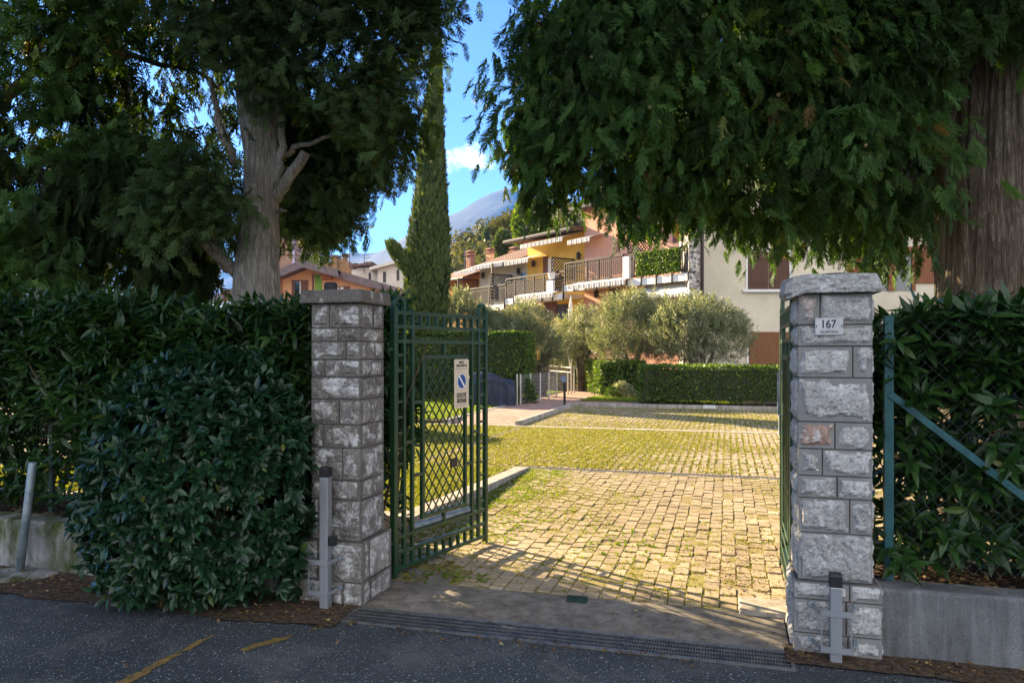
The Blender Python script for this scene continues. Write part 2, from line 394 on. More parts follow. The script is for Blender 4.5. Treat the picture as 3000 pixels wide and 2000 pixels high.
M['fresh'] = m_leaf('fresh_grass_blade', [(0, (0.10, 0.17, 0.015)), (1, (0.25, 0.30, 0.04))], 0.4, (1.3, 1.3, 0.3), 0.6, 0.2)
M['deadleaf'] = m_leaf('fallen_leaf', [(0, (0.05, 0.03, 0.014)), (0.6, (0.16, 0.09, 0.035)), (0.9, (0.32, 0.21, 0.09)), (1, (0.42, 0.36, 0.14))], 0.1, (1, 1, 1), 0.7, 0.2)
M['wood'] = m_noise('far_wood_leaf', (0.05, 0.055, 0.022), (0.15, 0.13, 0.045), 0.6, 0.9, 0.3, 0.05)
M['farleaf'] = m_leaf('hillside_leaf', [(0, (0.035, 0.05, 0.018)), (0.5, (0.09, 0.095, 0.03)), (0.85, (0.16, 0.14, 0.045)), (1, (0.22, 0.15, 0.06))], 0.25, (1.2, 1.2, 0.5), 0.7, 0.15)
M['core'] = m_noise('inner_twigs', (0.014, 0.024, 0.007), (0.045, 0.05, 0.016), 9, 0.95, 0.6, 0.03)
M['stem'] = m_noise('shrub_stem', (0.05, 0.035, 0.02), (0.14, 0.10, 0.06), 20, 0.9, 0.4)
def bark(name, a, b, c):
    t = NT(name); v = t.coord((9, 9, 0.9)); n = t.noise(v, 3.4, 9, 0.75, 1.6); n2 = t.noise(t.coord(), 2.5, 4)
    col = t.ramp(n, [(0.33, a), (0.52, b), (0.68, c)])
    f = t.ramp(n2, [(0.3, (0.65, 0.62, 0.58)), (0.7, (1.2, 1.2, 1.2))])
    return t.done(t.bsdf(t.mix(1.0, col, f, 'MULTIPLY'), 0.9, 0, 0.15, n, 1.0, 0.03))
M['bark_l'] = bark('pale_grey_bark', (0.085, 0.078, 0.066), (0.24, 0.23, 0.205), (0.46, 0.445, 0.41))
M['bark_r'] = bark('brown_bark', (0.036, 0.028, 0.02), (0.115, 0.095, 0.07), (0.30, 0.275, 0.23))
M['bark_o'] = bark('olive_bark', (0.05, 0.04, 0.03), (0.13, 0.11, 0.085), (0.22, 0.19, 0.15))
M['cone'] = m_plain('cypress_cone', (0.24, 0.20, 0.09), 0.8, 0, 0.2, 0.3, 30)
# buildings
def stucco(name, c, v=0.10):
    return m_noise(name, tuple(x * (1 - v) for x in c), tuple(min(1, x * (1 + v)) for x in c), 0.9, 0.92, 0.25, 0.01, 40)
M['cream'] = stucco('cream_render', (0.62, 0.54, 0.40))
M['yellowr'] = stucco('yellow_render', (0.78, 0.46, 0.09))
M['pink'] = stucco('pink_render', (0.70, 0.36, 0.25))
M['orange'] = stucco('orange_render', (0.62, 0.27, 0.09))
M['peach'] = stucco('peach_render', (0.70, 0.40, 0.20))
M['offwhite'] = stucco('offwhite_render', (0.62, 0.55, 0.43))
M['palecream'] = stucco('pale_cream_render', (0.60, 0.55, 0.44))
M['white'] = m_plain('white_paint', (0.72, 0.70, 0.66), 0.7, 0, 0.3, 0.06)
def cloth():
    t = NT('white_awning_cloth'); n = t.noise(t.coord(), 2.5, 5); col = t.ramp(n, [(0.3, (0.62, 0.60, 0.56)), (0.7, (0.78, 0.76, 0.72))])
    p = t.bsdf(col, 0.85, 0, 0.2); tr = t.n('ShaderNodeBsdfTranslucent'); t.l(col, tr.inputs['Color']); mx = t.n('ShaderNodeMixShader'); mx.inputs[0].default_value = 0.35
    t.l(p.outputs[0], mx.inputs[1]); t.l(tr.outputs[0], mx.inputs[2]); t.l(mx.outputs[0], t.out.inputs['Surface']); return t.m
M['awning'] = cloth()
def planks(name, a, b, w=0.11, ax=0):
    t = NT(name); tc = t.coord(); wv = t.n('ShaderNodeTexWave', wave_type='BANDS', bands_direction='X' if ax == 0 else 'Y', wave_profile='SAW')
    wv.inputs['Scale'].default_value = 0.314159 / w; wv.inputs['Distortion'].default_value = 0
    t.l(tc, wv.inputs['Vector'])
    groove = t.ramp(wv.outputs['Fac'], [(0.0, (0.35, 0.35, 0.35)), (0.08, (1, 1, 1)), (0.93, (0.95, 0.95, 0.95)), (1.0, (0.4, 0.4, 0.4))])
    n = t.noise(t.coord((14, 14, 0.7)), 2, 6, 0.7); c = t.ramp(n, [(0.3, a), (0.7, b)])
    return t.done(t.bsdf(t.mix(1.0, c, groove, 'MULTIPLY'), 0.6, 0, 0.35, n, 0.3, 0.004))
M['shutter'] = planks('brown_shutter_boards', (0.06, 0.025, 0.012), (0.13, 0.055, 0.024))
M['shutter_o'] = planks('orange_brown_shutter_boards', (0.16, 0.05, 0.015), (0.28, 0.095, 0.03))
M['garage'] = planks('brown_garage_boards', (0.13, 0.05, 0.012), (0.26, 0.11, 0.03), 0.09)
M['browndoor'] = m_plain('red_brown_paint', (0.16, 0.06, 0.035), 0.6)
M['iron'] = m_plain('dark_brown_iron', (0.024, 0.013, 0.009), 0.7)
M['fascia'] = m_noise('grey_fascia', (0.10, 0.075, 0.07), (0.17, 0.13, 0.125), 3, 0.6, 0.1)
M['eave'] = m_noise('orange_timber_soffit', (0.30, 0.09, 0.02), (0.45, 0.15, 0.04), 5, 0.7, 0.2)
M['gutter'] = m_plain('dark_brown_gutter', (0.05, 0.035, 0.03), 0.5)
def tiles(name, a, b):
    t = NT(name); v = t.coord(); n = t.noise(v, 3.5, 6, 0.75); c = t.ramp(n, [(0.3, a), (0.7, b)])
    wv = t.n('ShaderNodeTexWave', wave_type='BANDS', bands_direction='X'); wv.inputs['Scale'].default_value = 2.6; t.l(v, wv.inputs['Vector'])
    return t.done(t.bsdf(c, 0.9, 0, 0.15, wv.outputs['Fac'], 0.5, 0.02))
M['tiles'] = tiles('brown_roof_tiles', (0.09, 0.05, 0.035), (0.21, 0.125, 0.085))
M['tiles2'] = tiles('red_roof_tiles', (0.16, 0.075, 0.05), (0.30, 0.16, 0.11))
def brickwall(name, a, b, m, w=0.35, h=0.12):
    t = NT(name); tc = t.n('ShaderNodeTexCoord'); mp = t.n('ShaderNodeMapping'); mp.inputs['Rotation'].default_value = (math.radians(90), 0, 0)
    t.l(tc.outputs['Object'], mp.inputs['Vector'])
    k = t.n('ShaderNodeTexBrick'); k.inputs['Color1'].default_value = (*a, 1); k.inputs['Color2'].default_value = (*b, 1); k.inputs['Mortar'].default_value = (*m, 1)
    k.inputs['Scale'].default_value = 1; k.inputs['Brick Width'].default_value = w; k.inputs['Row Height'].default_value = h; k.inputs['Mortar Size'].default_value = 0.02
    t.l(mp.outputs[0], k.inputs['Vector']); n = t.noise(t.coord(), 2, 5)
    f = t.ramp(n, [(0.3, (0.7, 0.7, 0.7)), (0.7, (1.2, 1.2, 1.2))])
    return t.done(t.bsdf(t.mix(1.0, k.outputs['Color'], f, 'MULTIPLY'), 0.95, 0, 0.1))
M['oldbrick'] = brickwall('old_ochre_brick', (0.30, 0.17, 0.07), (0.38, 0.23, 0.10), (0.22, 0.15, 0.08))
M['towerbrick'] = brickwall('brown_tower_brick', (0.22, 0.12, 0.08), (0.30, 0.18, 0.12), (0.36, 0.26, 0.19), 1.2, 0.28)
M['towerband'] = m_plain('tan_band', (0.42, 0.30, 0.16), 0.9)
M['lilac'] = m_plain('pale_lilac_pipe', (0.42, 0.34, 0.46), 0.6)
M['green'] = m_plain('bright_green_panel', (0.16, 0.32, 0.01), 0.6)
M['glass'] = m_glass('window_glass')
M['antenna'] = m_plain('antenna_metal', (0.10, 0.10, 0.11), 0.6)
M['gabion'] = m_noise('pale_stone_wall', (0.26, 0.22, 0.16), (0.55, 0.48, 0.38), 7, 0.95, 0.8, 0.04, 10)
M['roughstone'] = m_noise('rough_stone_column', (0.06, 0.055, 0.05), (0.55, 0.50, 0.43), 7, 0.95, 1.0, 0.05, 12, lo=0.4, hi=0.55)
M['mountain'] = m_noise('mountain_forest', (0.003, 0.007, 0.008), (0.016, 0.023, 0.020), 0.012, 0.95, 0.4, 6.0, 0.04)
M['hill'] = m_noise('hillside_earth', (0.05, 0.05, 0.02), (0.13, 0.12, 0.05), 0.3, 0.95, 0.3, 0.1)
M['wire'] = m_plain('galvanised_wire', (0.28, 0.29, 0.28), 0.5, 0.4)
M['fenceposts'] = m_plain('pale_fence_post', (0.50, 0.46, 0.38), 0.6)
M['slateblue'] = m_plain('slate_blue_metal', (0.10, 0.13, 0.18), 0.5)

# ================================================================ ground, road, paving
m = MB(ML)   # one sheet to the horizon with an opening over the drain pit
g = 4200.0; hx0, hx1, hy0, hy1 = 0.0, 2.53, -0.245, -0.03
zg = -0.03
m.add([(-g, -g, zg), (g, -g, zg), (g, g, zg), (-g, g, zg), (hx0, hy0, zg), (hx1, hy0, zg), (hx1, hy1, zg), (hx0, hy1, zg)],
      [(0, 1, 5, 4), (1, 2, 6, 5), (2, 3, 7, 6), (3, 0, 4, 7)])
tag(m.build('ground', M['ground']), kind='structure')
def irr_sheet(name, mat, u0, u1, v0, v1, z, edge=0.04, step=0.12, kind='structure', seed=3, bumps=0.0, bs=3.0):
    nx, ny = max(2, int((u1 - u0) / step)), max(2, int((v1 - v0) / step))
    def fn(i, j):
        u = u0 + (u1 - u0) * i; v = v0 + (v1 - v0) * j
        e = (fbm(u * 2.3, v * 0 + 1.5, seed) - 0.5) * 2 * edge
        v = v + e * (np.where(j > 0.999, 1.0, 0) + np.where(j < 0.001, 1.0, 0))
        zz = z + bumps * (fbm(u * bs, v * bs, seed + 5) - 0.5)
        return np.stack([OX + u * cs + v * sn, OY - u * sn + v * cs, zz], 1)
    V, Fq = grid_mesh(fn, nx, ny)
    o = np_mesh(name, V, Fq, mat, smooth=True)
    return tag(o, kind=kind)
# road: three pieces round the drain
m = MB(ML)
m.add([(-60, -40, 0), (60, -40, 0), (60, -0.245, 0), (-60, -0.245, 0)], [(0, 1, 2, 3)])
m.add([(-60, -0.245, 0), (0.0, -0.245, 0), (0.0, 0.2, 0), (-60, 0.2, 0)], [(0, 1, 2, 3)])
m.add([(2.53, -0.245, 0), (60, -0.245, 0), (60, 0.2, 0), (2.53, 0.2, 0)], [(0, 1, 2, 3)])
tag(m.build('road', M['asphalt']), kind='structure')
# concrete threshold
m = MB(ML)
m.box(0.0, 2.53, -0.03, 0.56, -0.02, 0.006)
m.box(-0.46, 0.34, 0.45, 0.86, -0.02, 0.004)
tag(m.build('threshold_pavement', M['apron']), kind='structure')
m = MB(ML); m.box(2.27, 2.60, 0.50, 0.80, -0.02, 0.03, 0.012)
tag(m.build('gate_footing', M['kerb'], bevel=0.006), 'pale concrete footing block at the base of the number 167 pillar', 'footing')
# drain pit and grate
gr = thing('drain_grate', 'long galvanised drain grate across the gateway threshold', 'drain grate', L(1.26, -0.14, -0.25))
m = MB(ML)
m.box(0.0, 2.53, -0.245, -0.03, -0.26, -0.25)
m.box(0.0, 2.53, -0.245, -0.240, -0.25, -0.012); m.box(0.0, 2.53, -0.035, -0.03, -0.25, -0.012)
m.box(0.0, 0.005, -0.240, -0.035, -0.25, -0.012); m.box(2.525, 2.53, -0.240, -0.035, -0.25, -0.012)
m.build('channel', M['pit'], gr)
m = MB(ML)
m.box(-0.01, 2.54, -0.262, -0.240, -0.012, 0.010); m.box(-0.01, 2.54, -0.036, -0.018, -0.012, 0.010)
m.box(-0.01, 0.006, -0.240, -0.036, -0.012, 0.009); m.box(2.522, 2.54, -0.240, -0.036, -0.012, 0.009)
m.build('frame', M['grate'], gr)
m = MB(ML); u = 0.016
while u < 2.52:
    m.box(u, u + 0.0036, -0.239, -0.037, -0.02, 0.004); u += 0.0150
for v in (-0.19, -0.138, -0.086): m.box(0.007, 2.521, v, v + 0.005, -0.014, 0.0055)
tag(m.build('bars', M['grate'], gr))
# worn yellow line on the road
def paint(name, p0, p1, w, seed, thr, label):
    rng = np.random.default_rng(seed); p0 = np.array(p0); p1 = np.array(p1); d = p1 - p0; ln = np.linalg.norm(d); d /= ln; s = np.array([-d[1], d[0]])
    cell = 0.008; nx, ny = int(ln / cell), int(w / cell); V = []; Fq = []
    for i in range(nx):
        for j in range(ny):
            a, b = i * cell, (j - ny / 2) * cell
            edge = 1 - abs(b) / (w / 2)
            if 0.62 * fbm(a * 7 + seed, b * 16, seed) + 0.38 * fbm(a * 42 + seed, b * 60, seed + 3) + 0.22 * edge < thr: continue
            q = p0 + d * a + s * b; k = len(V)
            for (x, y) in ((0, 0), (cell, 0), (cell, cell), (0, cell)):
                r = q + d * x + s * y; V.append((r[0], r[1], 0.004))
            Fq.append((k, k + 1, k + 2, k + 3))
    return tag(np_mesh(name, np.array(V), np.array(Fq), M['yellow']), kind='structure')
a, b = gp(340, 2010), gp(650, 1850); paint('road_marking', a[:2], b[:2], 0.075, 5, 0.60, '')
a, b = gp(660, 1918), gp(945, 1835); paint('road_marking', a[:2], b[:2], 0.11, 9, 0.69, '')
# pavers
def pavers():
    rng = np.random.default_rng(11); V = []; T = []; Fq = []
    base = np.array([(4, 5, 6, 7), (0, 1, 5, 4), (1, 2, 6, 5), (2, 3, 7, 6), (3, 0, 4, 7)])
    pu, pv, gv, ch = 0.108, 0.168, 0.020, 0.004
    def zone(u0, u1, v0, v1, gap):
        k = 0
        c = math.floor(u0 / pu)
        while c * pu < u1:
            off = (0.5 if c % 2 else 0.0) * pv + 0.02 * math.sin(c * 1.7)
            r = math.floor(v0 / pv) - 1
            while r * pv + off < v1:
                a0, a1 = c * pu + gap / 2, (c + 1) * pu - gap / 2
                b0, b1 = max(v0, r * pv + off + gv / 2), min(v1, (r + 1) * pv + off - gv / 2)
                a0, a1 = max(a0, u0), min(a1, u1)
                r += 1
                if b1 - b0 < 0.03 or a1 - a0 < 0.03: continue
                if vv_skip(a0, b0, rng): continue
                h = 0.007 + rng.normal() * 0.0026; t = rng.normal(size=2) * 0.0009
                j = rng.normal(size=4) * 0.003
                a0 += j[0]; a1 += j[1]; b0 += j[2]; b1 += j[3]
                k0 = len(V)
                for (x, y, z) in ((a0, b0, -0.04), (a1, b0, -0.04), (a1, b1, -0.04), (a0, b1, -0.04)):
                    V.append(L(x, y, z))
                for (x, y, sx, sy) in ((a0 + ch, b0 + ch, -1, -1), (a1 - ch, b0 + ch, 1, -1), (a1 - ch, b1 - ch, 1, 1), (a0 + ch, b1 - ch, -1, 1)):
                    V.append(L(x, y, h + sx * t[0] + sy * t[1]))
                Fq.extend((base + k0).tolist())
                tt = np.clip(0.5 + rng.normal() * 0.12 + (fbm(a0 * 0.8, b0 * 0.8, 4) - 0.5) * 0.9, 0, 1)
                T.extend([tt] * 8)
            c += 1
    def vv_skip(a, b, rng):
        return b > 0.56 and b < 1.0 and a < 0.36 and fbm(a * 3, b * 3, 8) > 0.45
    zone(-0.42, 6.5, 0.575, 5.70, 0.003); zone(-2.1, 7.5, 5.86, 11.28, 0.030); zone(-2.15, 8.5, 11.52, 17.55, 0.022)
    return np_mesh('courtyard_paving', np.array(V), np.array(Fq), M['paver'], None, np.array(T))
tag(pavers(), kind='structure')
irr_sheet('courtyard_soil', M['jointsoil'], -9, 9, 0.56, 17.7, 0.0015, 0, 0.08, bumps=0.019, bs=4.5)
m = MB(ML); m.box(-8.6, 8.6, 11.3, 11.5, -0.03, 0.012)
tag(m.build('paving_edging', M['kerb']), kind='structure')
m = MB(ML); m.box(-0.62, 9, 5.72, 5.84, -0.05, -0.004); tag(m.build('channel_bed', M['pit']), kind='structure')
dr = thing('channel_drain', 'narrow slotted channel drain crossing the middle of the paved courtyard', 'drain', L(4, 5.78, 0))
m = MB(ML); m.box(-0.62, 9, 5.705, 5.722, -0.05, 0.012); m.box(-0.62, 9, 5.838, 5.855, -0.05, 0.012); m.build('frame', M['kerb'], dr)
m = MB(ML); u = -0.55
while u < 8.9:
    m.box(u, u + 0.022, 5.722, 5.838, -0.02, 0.010); u += 0.048
tag(m.build('slotted_cover', M['grate'], dr))
# left lawn and its kerb (falls towards the drain)
def kz(v): return 0.175 + (0.03 - 0.175) * min(1, max(0, (v - 1.75) / 3.95))
m = MB(ML)
def slope_box(u0, u1, v0, v1, dz=0.0, zb=-0.05):
    m.add([(u0, v0, zb), (u1, v0, zb), (u1, v1, zb), (u0, v1, zb), (u0, v0, kz(v0) + dz), (u1, v0, kz(v0) + dz), (u1, v1, kz(v1) + dz), (u0, v1, kz(v1) + dz)],
          [(3, 2, 1, 0), (4, 5, 6, 7), (0, 1, 5, 4), (1, 2, 6, 5), (2, 3, 7, 6), (3, 0, 4, 7)])
slope_box(-0.60, -0.40, 1.75, 5.70); m.box(-9, -0.602, 1.75, 1.93, -0.05, 0.173)
tag(m.build('lawn_kerb', M['kerb'], bevel=0.01), kind='structure')
m = MB(ML); slope_box(-9, -0.602, 1.932, 5.70, -0.03)
tag(m.build('lawn_soil', M['soil']), kind='structure')
# soil beds behind the street walls
def bed(name, u0, u1, seed):
    irr_sheet(name, M['litter'], u0, u1, 0.26, 1.15, 0.33, 0.03, 0.08, seed=seed, bumps=0.06, bs=4)
bed('soil_bed', -9, -0.40, 21); bed('soil_bed', 2.96, 9, 22)
m = MB(ML); m.box(-9, -0.46, 1.05, 1.12, -0.02, 0.31); m.box(2.99, 9, 1.10, 1.16, -0.02, 0.31)
tag(m.build('bed_edging', M['kerb']), kind='structure')
irr_sheet('roadside_dirt', M['litter'], -9, 0.0, -0.42, 0.08, 0.010, 0.13, 0.06, seed=31, bumps=0.012, bs=9)
irr_sheet('roadside_dirt', M['litter'], 2.50, 9, -0.17, 0.08, 0.010, 0.05, 0.06, seed=33, bumps=0.012, bs=9)
# red-brick walkway, its kerb, the pavement along the hedge and the raised lawns
m = MB(ML)
m.add([(-3.8, 11.5, 0.0), (-2.27, 11.5, 0.0), (-2.27, 12.9, 0.085), (-3.8, 12.9, 0.085), (-2.27, 32, 0.085), (-3.8, 32, 0.085)], [(0, 1, 2, 3), (3, 2, 4, 5)])
m.add([(-2.27, 17.75, 0.085), (9.5, 17.75, 0.085), (9.5, 18.75, 0.085), (-2.27, 18.75, 0.085)], [(0, 1, 2, 3)])
m.add([(-2.27, 21.5, 0.085), (1.5, 21.5, 0.085), (1.5, 32, 0.085), (-2.27, 32, 0.085)], [(0, 1, 2, 3)])
tag(m.build('brick_path', M['brickpath']), kind='structure')
m = MB(ML); m.box(-2.27, -2.13, 11.52, 17.6, -0.03, 0.105, 0.01); m.box(-2.27, 9.5, 17.602, 17.748, -0.03, 0.105, 0.01)
m.box(-3.95, -3.802, 11.52, 18.5, -0.03, 0.10, 0.01)
tag(m.build('path_kerb', M['kerb'], bevel=0.01), kind='structure')
m = MB(ML); m.box(-2.26, 9.5, 18.752, 21.498, -0.03, 0.088); m.box(-30, -3.955, 11.5, 40, -0.03, 0.07)
tag(m.build('raised_lawn_soil', M['soil']), kind='structure')
m = MB(ML)
for u in (1.55, 5.1): m.box(u, u + 0.34, 17.597, 17.7, 0.02, 0.108)
tag(m.build('kerb_marker', M['white']), kind='structure')
# grass tufts
def tufts(name, mat, pts, z, h, rng, blades=5, tint0=0.5, wid=0.12):
    n = len(pts); tv = []; tf = []
    for k in range(blades):
        a = 2 * math.pi * k / blades + 0.4; r = 0.25; b = len(tv)
        c, s_ = math.cos(a), math.sin(a); w = wid
        tv += [(r * 0.4 * c - w * s_, r * 0.4 * s_ + w * c, 0), (r * 0.4 * c + w * s_, r * 0.4 * s_ - w * c, 0),
               (r * 2.2 * c + w * .2 * s_, r * 2.2 * s_ - w * .2 * c, 1.0 - 0.12 * (k % 3)), (r * 2.2 * c - w * .2 * s_, r * 2.2 * s_ + w * .2 * c, 1.0 - 0.12 * (k % 3))]
        tf.append((b, b + 1, b + 2, b + 3))
    an = rng.uniform(0, 6.28, n); R = np.zeros((n, 3, 3)); R[:, 0, 0] = np.cos(an); R[:, 0, 1] = np.sin(an); R[:, 1, 0] = -np.sin(an); R[:, 1, 1] = np.cos(an); R[:, 2, 2] = 1
    P = np.stack([OX + pts[:, 0] * cs + pts[:, 1] * sn, OY - pts[:, 0] * sn + pts[:, 1] * cs, np.full(n, z) if np.isscalar(z) else z], 1)
    sc = h * rng.uniform(0.5, 1.3, n)
    tint = np.clip(tint0 + rng.normal(0, 0.22, n), 0, 1)
    V, Fq, T = inst(np.array(tv), np.array(tf), P, R, sc, tint)
    return np_mesh(name, V, Fq, mat, None, T)
rng = np.random.default_rng(5)
def field(u0, u1, v0, v1, n): return np.stack([rng.uniform(u0, u1, n), rng.uniform(v0, v1, n)], 1)
# paved zone: tufts in the joints, patchy; denser along the left kerb
p = field(-0.42, 5.5, 0.6, 5.7, 110000)
pu_, pv_ = 0.108, 0.168
cc = np.floor(p[:, 0] / pu_); fu = p[:, 0] / pu_ - cc; off = np.where(cc % 2 == 1, 0.5, 0.0) * pv_ + 0.02 * np.sin(cc * 1.7)
fv = ((p[:, 1] - off) / pv_) % 1.0
joint = (np.minimum(fv, 1 - fv) < 0.11)
dens = np.clip((fbm(p[:, 0] * 1.1, p[:, 1] * 0.8, 3) - 0.36) * 3.0, 0.14, 1) + np.clip(0.75 - p[:, 0] * 0.8, 0, 1) + np.clip((p[:, 0] - 2.3) * 0.9, 0, 0.8) * (p[:, 1] < 3)
keep = rng.uniform(size=len(p)) < np.where(joint, dens * 0.75, np.clip(dens - 0.6, 0, 1) * 0.4)
g1 = p[keep]
p = field(-2.0, 6.5, 5.9, 11.25, 105000)
cc = np.floor(p[:, 0] / pu_); fu = p[:, 0] / pu_ - cc; off = np.where(cc % 2 == 1, 0.5, 0.0) * pv_ + 0.02 * np.sin(cc * 1.7)
fv = ((p[:, 1] - off) / pv_) % 1.0
joint = (np.minimum(fu, 1 - fu) < 0.16) | (np.minimum(fv, 1 - fv) < 0.12)
dens = np.clip(0.95 - (p[:, 0] - 0.2) * 0.26 + (fbm(p[:, 0] * .7, p[:, 1] * .7, 6) - .5) * 1.6, 0.12, 1)
keep = rng.uniform(size=len(p)) < np.where(joint, dens * 0.6, np.clip(dens - 0.35, 0, 1) * 0.75)
g2 = p[keep]
p = field(-2.1, 7.5, 11.52, 17.5, 46000)
dens = np.clip(0.9 + (fbm(p[:, 0] * .6, p[:, 1] * .6, 9) - .55) * 2.4 - 0.06 * p[:, 0], 0.1, 1)
g3 = p[rng.uniform(size=len(p)) < dens * 0.55]
gp_ = np.concatenate([g1, g2, g3])
tag(tufts('grass', M['grass'], gp_, 0.0, np.concatenate([np.full(len(g1), 0.015), np.full(len(g2) + len(g3), 0.024)]), rng, 4, 0.42, 0.30), kind='stuff')
p = field(-7, -0.62, 1.95, 5.68, 26000); z = 0.145 + (0.0 - 0.145) * np.clip((p[:, 1] - 1.75) / 3.95, 0, 1)
q = field(-9, -2.1, 5.75, 11.25, 24000)
tag(tufts('lawn_grass', M['grass'], np.concatenate([p, q]), np.concatenate([z, np.full(len(q), -0.01)]), 0.045, rng, 4, 0.3, 0.15), kind='stuff')
q = field(-0.39, 0.75, 1.7, 5.65, 5200); q = q[rng.uniform(size=len(q)) < np.clip(0.9 - (q[:, 0] + 0.39) * 0.95 + (fbm(q[:, 0] * 3, q[:, 1] * 2, 12) - .5) * 1.6, 0, 1)]
tag(tufts('kerbside_grass', M['fresh'], q, 0.0, 0.022, rng, 5, 0.6, 0.3), kind='stuff')
p = np.concatenate([field(-2.2, 2.6, 18.8, 21.4, 9000), field(-9, -3.97, 11.6, 24, 16000), field(0.2, 1.3, 1.9, 3.6, 90)])
p = p[:-90]
tag(tufts('fresh_lawn_grass', M['fresh'], p, 0.08, 0.05, rng, 4, 0.5, 0.2), kind='stuff')
w = np.concatenate([np.random.default_rng(4).normal((1.35, 2.0), (0.28, 0.42), (140, 2)), np.random.default_rng(6).normal((0.35, 0.72), (0.2, 0.07), (60, 2)), np.random.default_rng(6).normal((1.9, 6.9), (0.5, 0.16), (90, 2))])
tag(tufts('weeds', M['fresh'], w, 0.0, 0.024, rng, 6, 0.35, 0.3), kind='stuff')
# fallen leaves
def litter(name, uv, z, s, rng, tint0=0.5):
    n = len(uv); P = np.stack([OX + uv[:, 0] * cs + uv[:, 1] * sn, OY - uv[:, 0] * sn + uv[:, 1] * cs, np.full(n, 0.0) + z], 1)
    tv, tf = quad_template(0.45); d = rng.normal(size=(n, 3)); d[:, 2] *= 0.25
    R = frames(d, rng, np.array([0, 0, 0.1]), 1.0)
    # lie flat: face normal near up
    dd = d / np.linalg.norm(d, axis=1, keepdims=True); up = np.array([0, 0, 1.0]) + rng.normal(size=(n, 3)) * 0.3
    y = np.cross(up, dd); y /= np.linalg.norm(y, axis=1, keepdims=True); R = np.stack([dd, y, np.cross(dd, y)], 1)
    V, Fq, T = inst(tv, tf, P, R, s * rng.uniform(0.5, 1.4, n), np.clip(tint0 + rng.normal(0, 0.28, n), 0, 1))
    return tag(np_mesh(name, V, Fq, M['deadleaf'], None, T), kind='stuff')
a = np.stack([rng.uniform(-6, -0.05, 1500), np.clip(rng.normal(-0.16, 0.14, 1500), -0.55, 0.05)], 1)
b = np.stack([rng.uniform(2.5, 5, 300), rng.normal(-0.06, 0.06, 300)], 1)
c = np.stack([rng.uniform(-0.4, 2.5, 60), rng.uniform(-0.4, 0.5, 60)], 1)
e = np.stack([rng.uniform(-0.2, 2.2, 160), rng.normal(-0.30, 0.03, 160)], 1)
f = np.stack([rng.uniform(-6, 2, 80), rng.uniform(-1.5, -0.3, 80)], 1)
h = np.stack([rng.normal(2.35, 0.25, 1500), rng.normal(1.3, 0.6, 1500)], 1); h = h[(h[:, 1] > 0.82) & (h[:, 0] < 2.62)]; litter('leaf_litter', h, 0.014, 0.020, rng, 0.6); h = h[:0]
k = np.stack([rng.normal(0.05, 0.22, 260), rng.normal(0.95, 0.3, 260)], 1); k = k[k[:, 1] > 0.6]
litter('leaf_litter', np.concatenate([a, b, c, e, f, h, k]), 0.016, 0.032, rng, 0.35)
a = np.stack([rng.uniform(-6, -0.45, 2600), rng.uniform(0.28, 1.1, 2600)], 1); b = np.stack([rng.uniform(3.0, 6, 2200), rng.uniform(0.28, 1.1, 2200)], 1)
litter('leaf_litter', np.concatenate([a, b]), 0.352, 0.05, rng, 0.5)
a = np.stack([rng.uniform(-2, -0.45, 900), rng.uniform(1.15, 1.75, 900)], 1)
litter('leaf_litter', a, 0.02, 0.045, rng, 0.5)
# ================================================================ stone pillars
def rough_face(parts, o, ex, ez, en, w, h, seed, tint, amp=0.020, mrg=0.030, full=False):
    st = 0.011; nx, nz = max(4, int(w / st)), max(4, int(h / st))
    o = np.array(o); ex = np.array(ex); ez = np.array(ez); en = np.array(en)
    def fn(i, j):
        x = i * w; z = j * h
        d = np.minimum(np.minimum(x, w - x), np.minimum(z, h - z))
        n1 = fbm(x * 16 + seed * 3.1, z * 16 + seed, seed, 3); n2 = fbm(x * 45 + seed, z * 45, seed + 9, 4)
        n3 = np.abs(fbm(x * 22 + 5, z * 22 + seed, seed + 4, 3) - 0.5) * 2
        e = np.clip((d - mrg * (0.35 + 1.6 * (n1 - 0.35))) / 0.012, -1, 1)
        hh = np.where(e > 0, 0.004 + amp * (0.35 + 0.65 * n1) * np.clip(e, 0, 1) + 0.012 * (n2 - 0.5) - 0.010 * np.clip(0.12 - n3, 0, 1) * 8, -0.006)
        hh = np.where(d < 0.001, -0.006, hh)
        return o[None] + x[:, None] * ex + z[:, None] * ez + hh[:, None] * en
    V, Fq = grid_mesh(fn, nx, nz)
    parts.append((V, Fq, np.full(len(V), tint)))
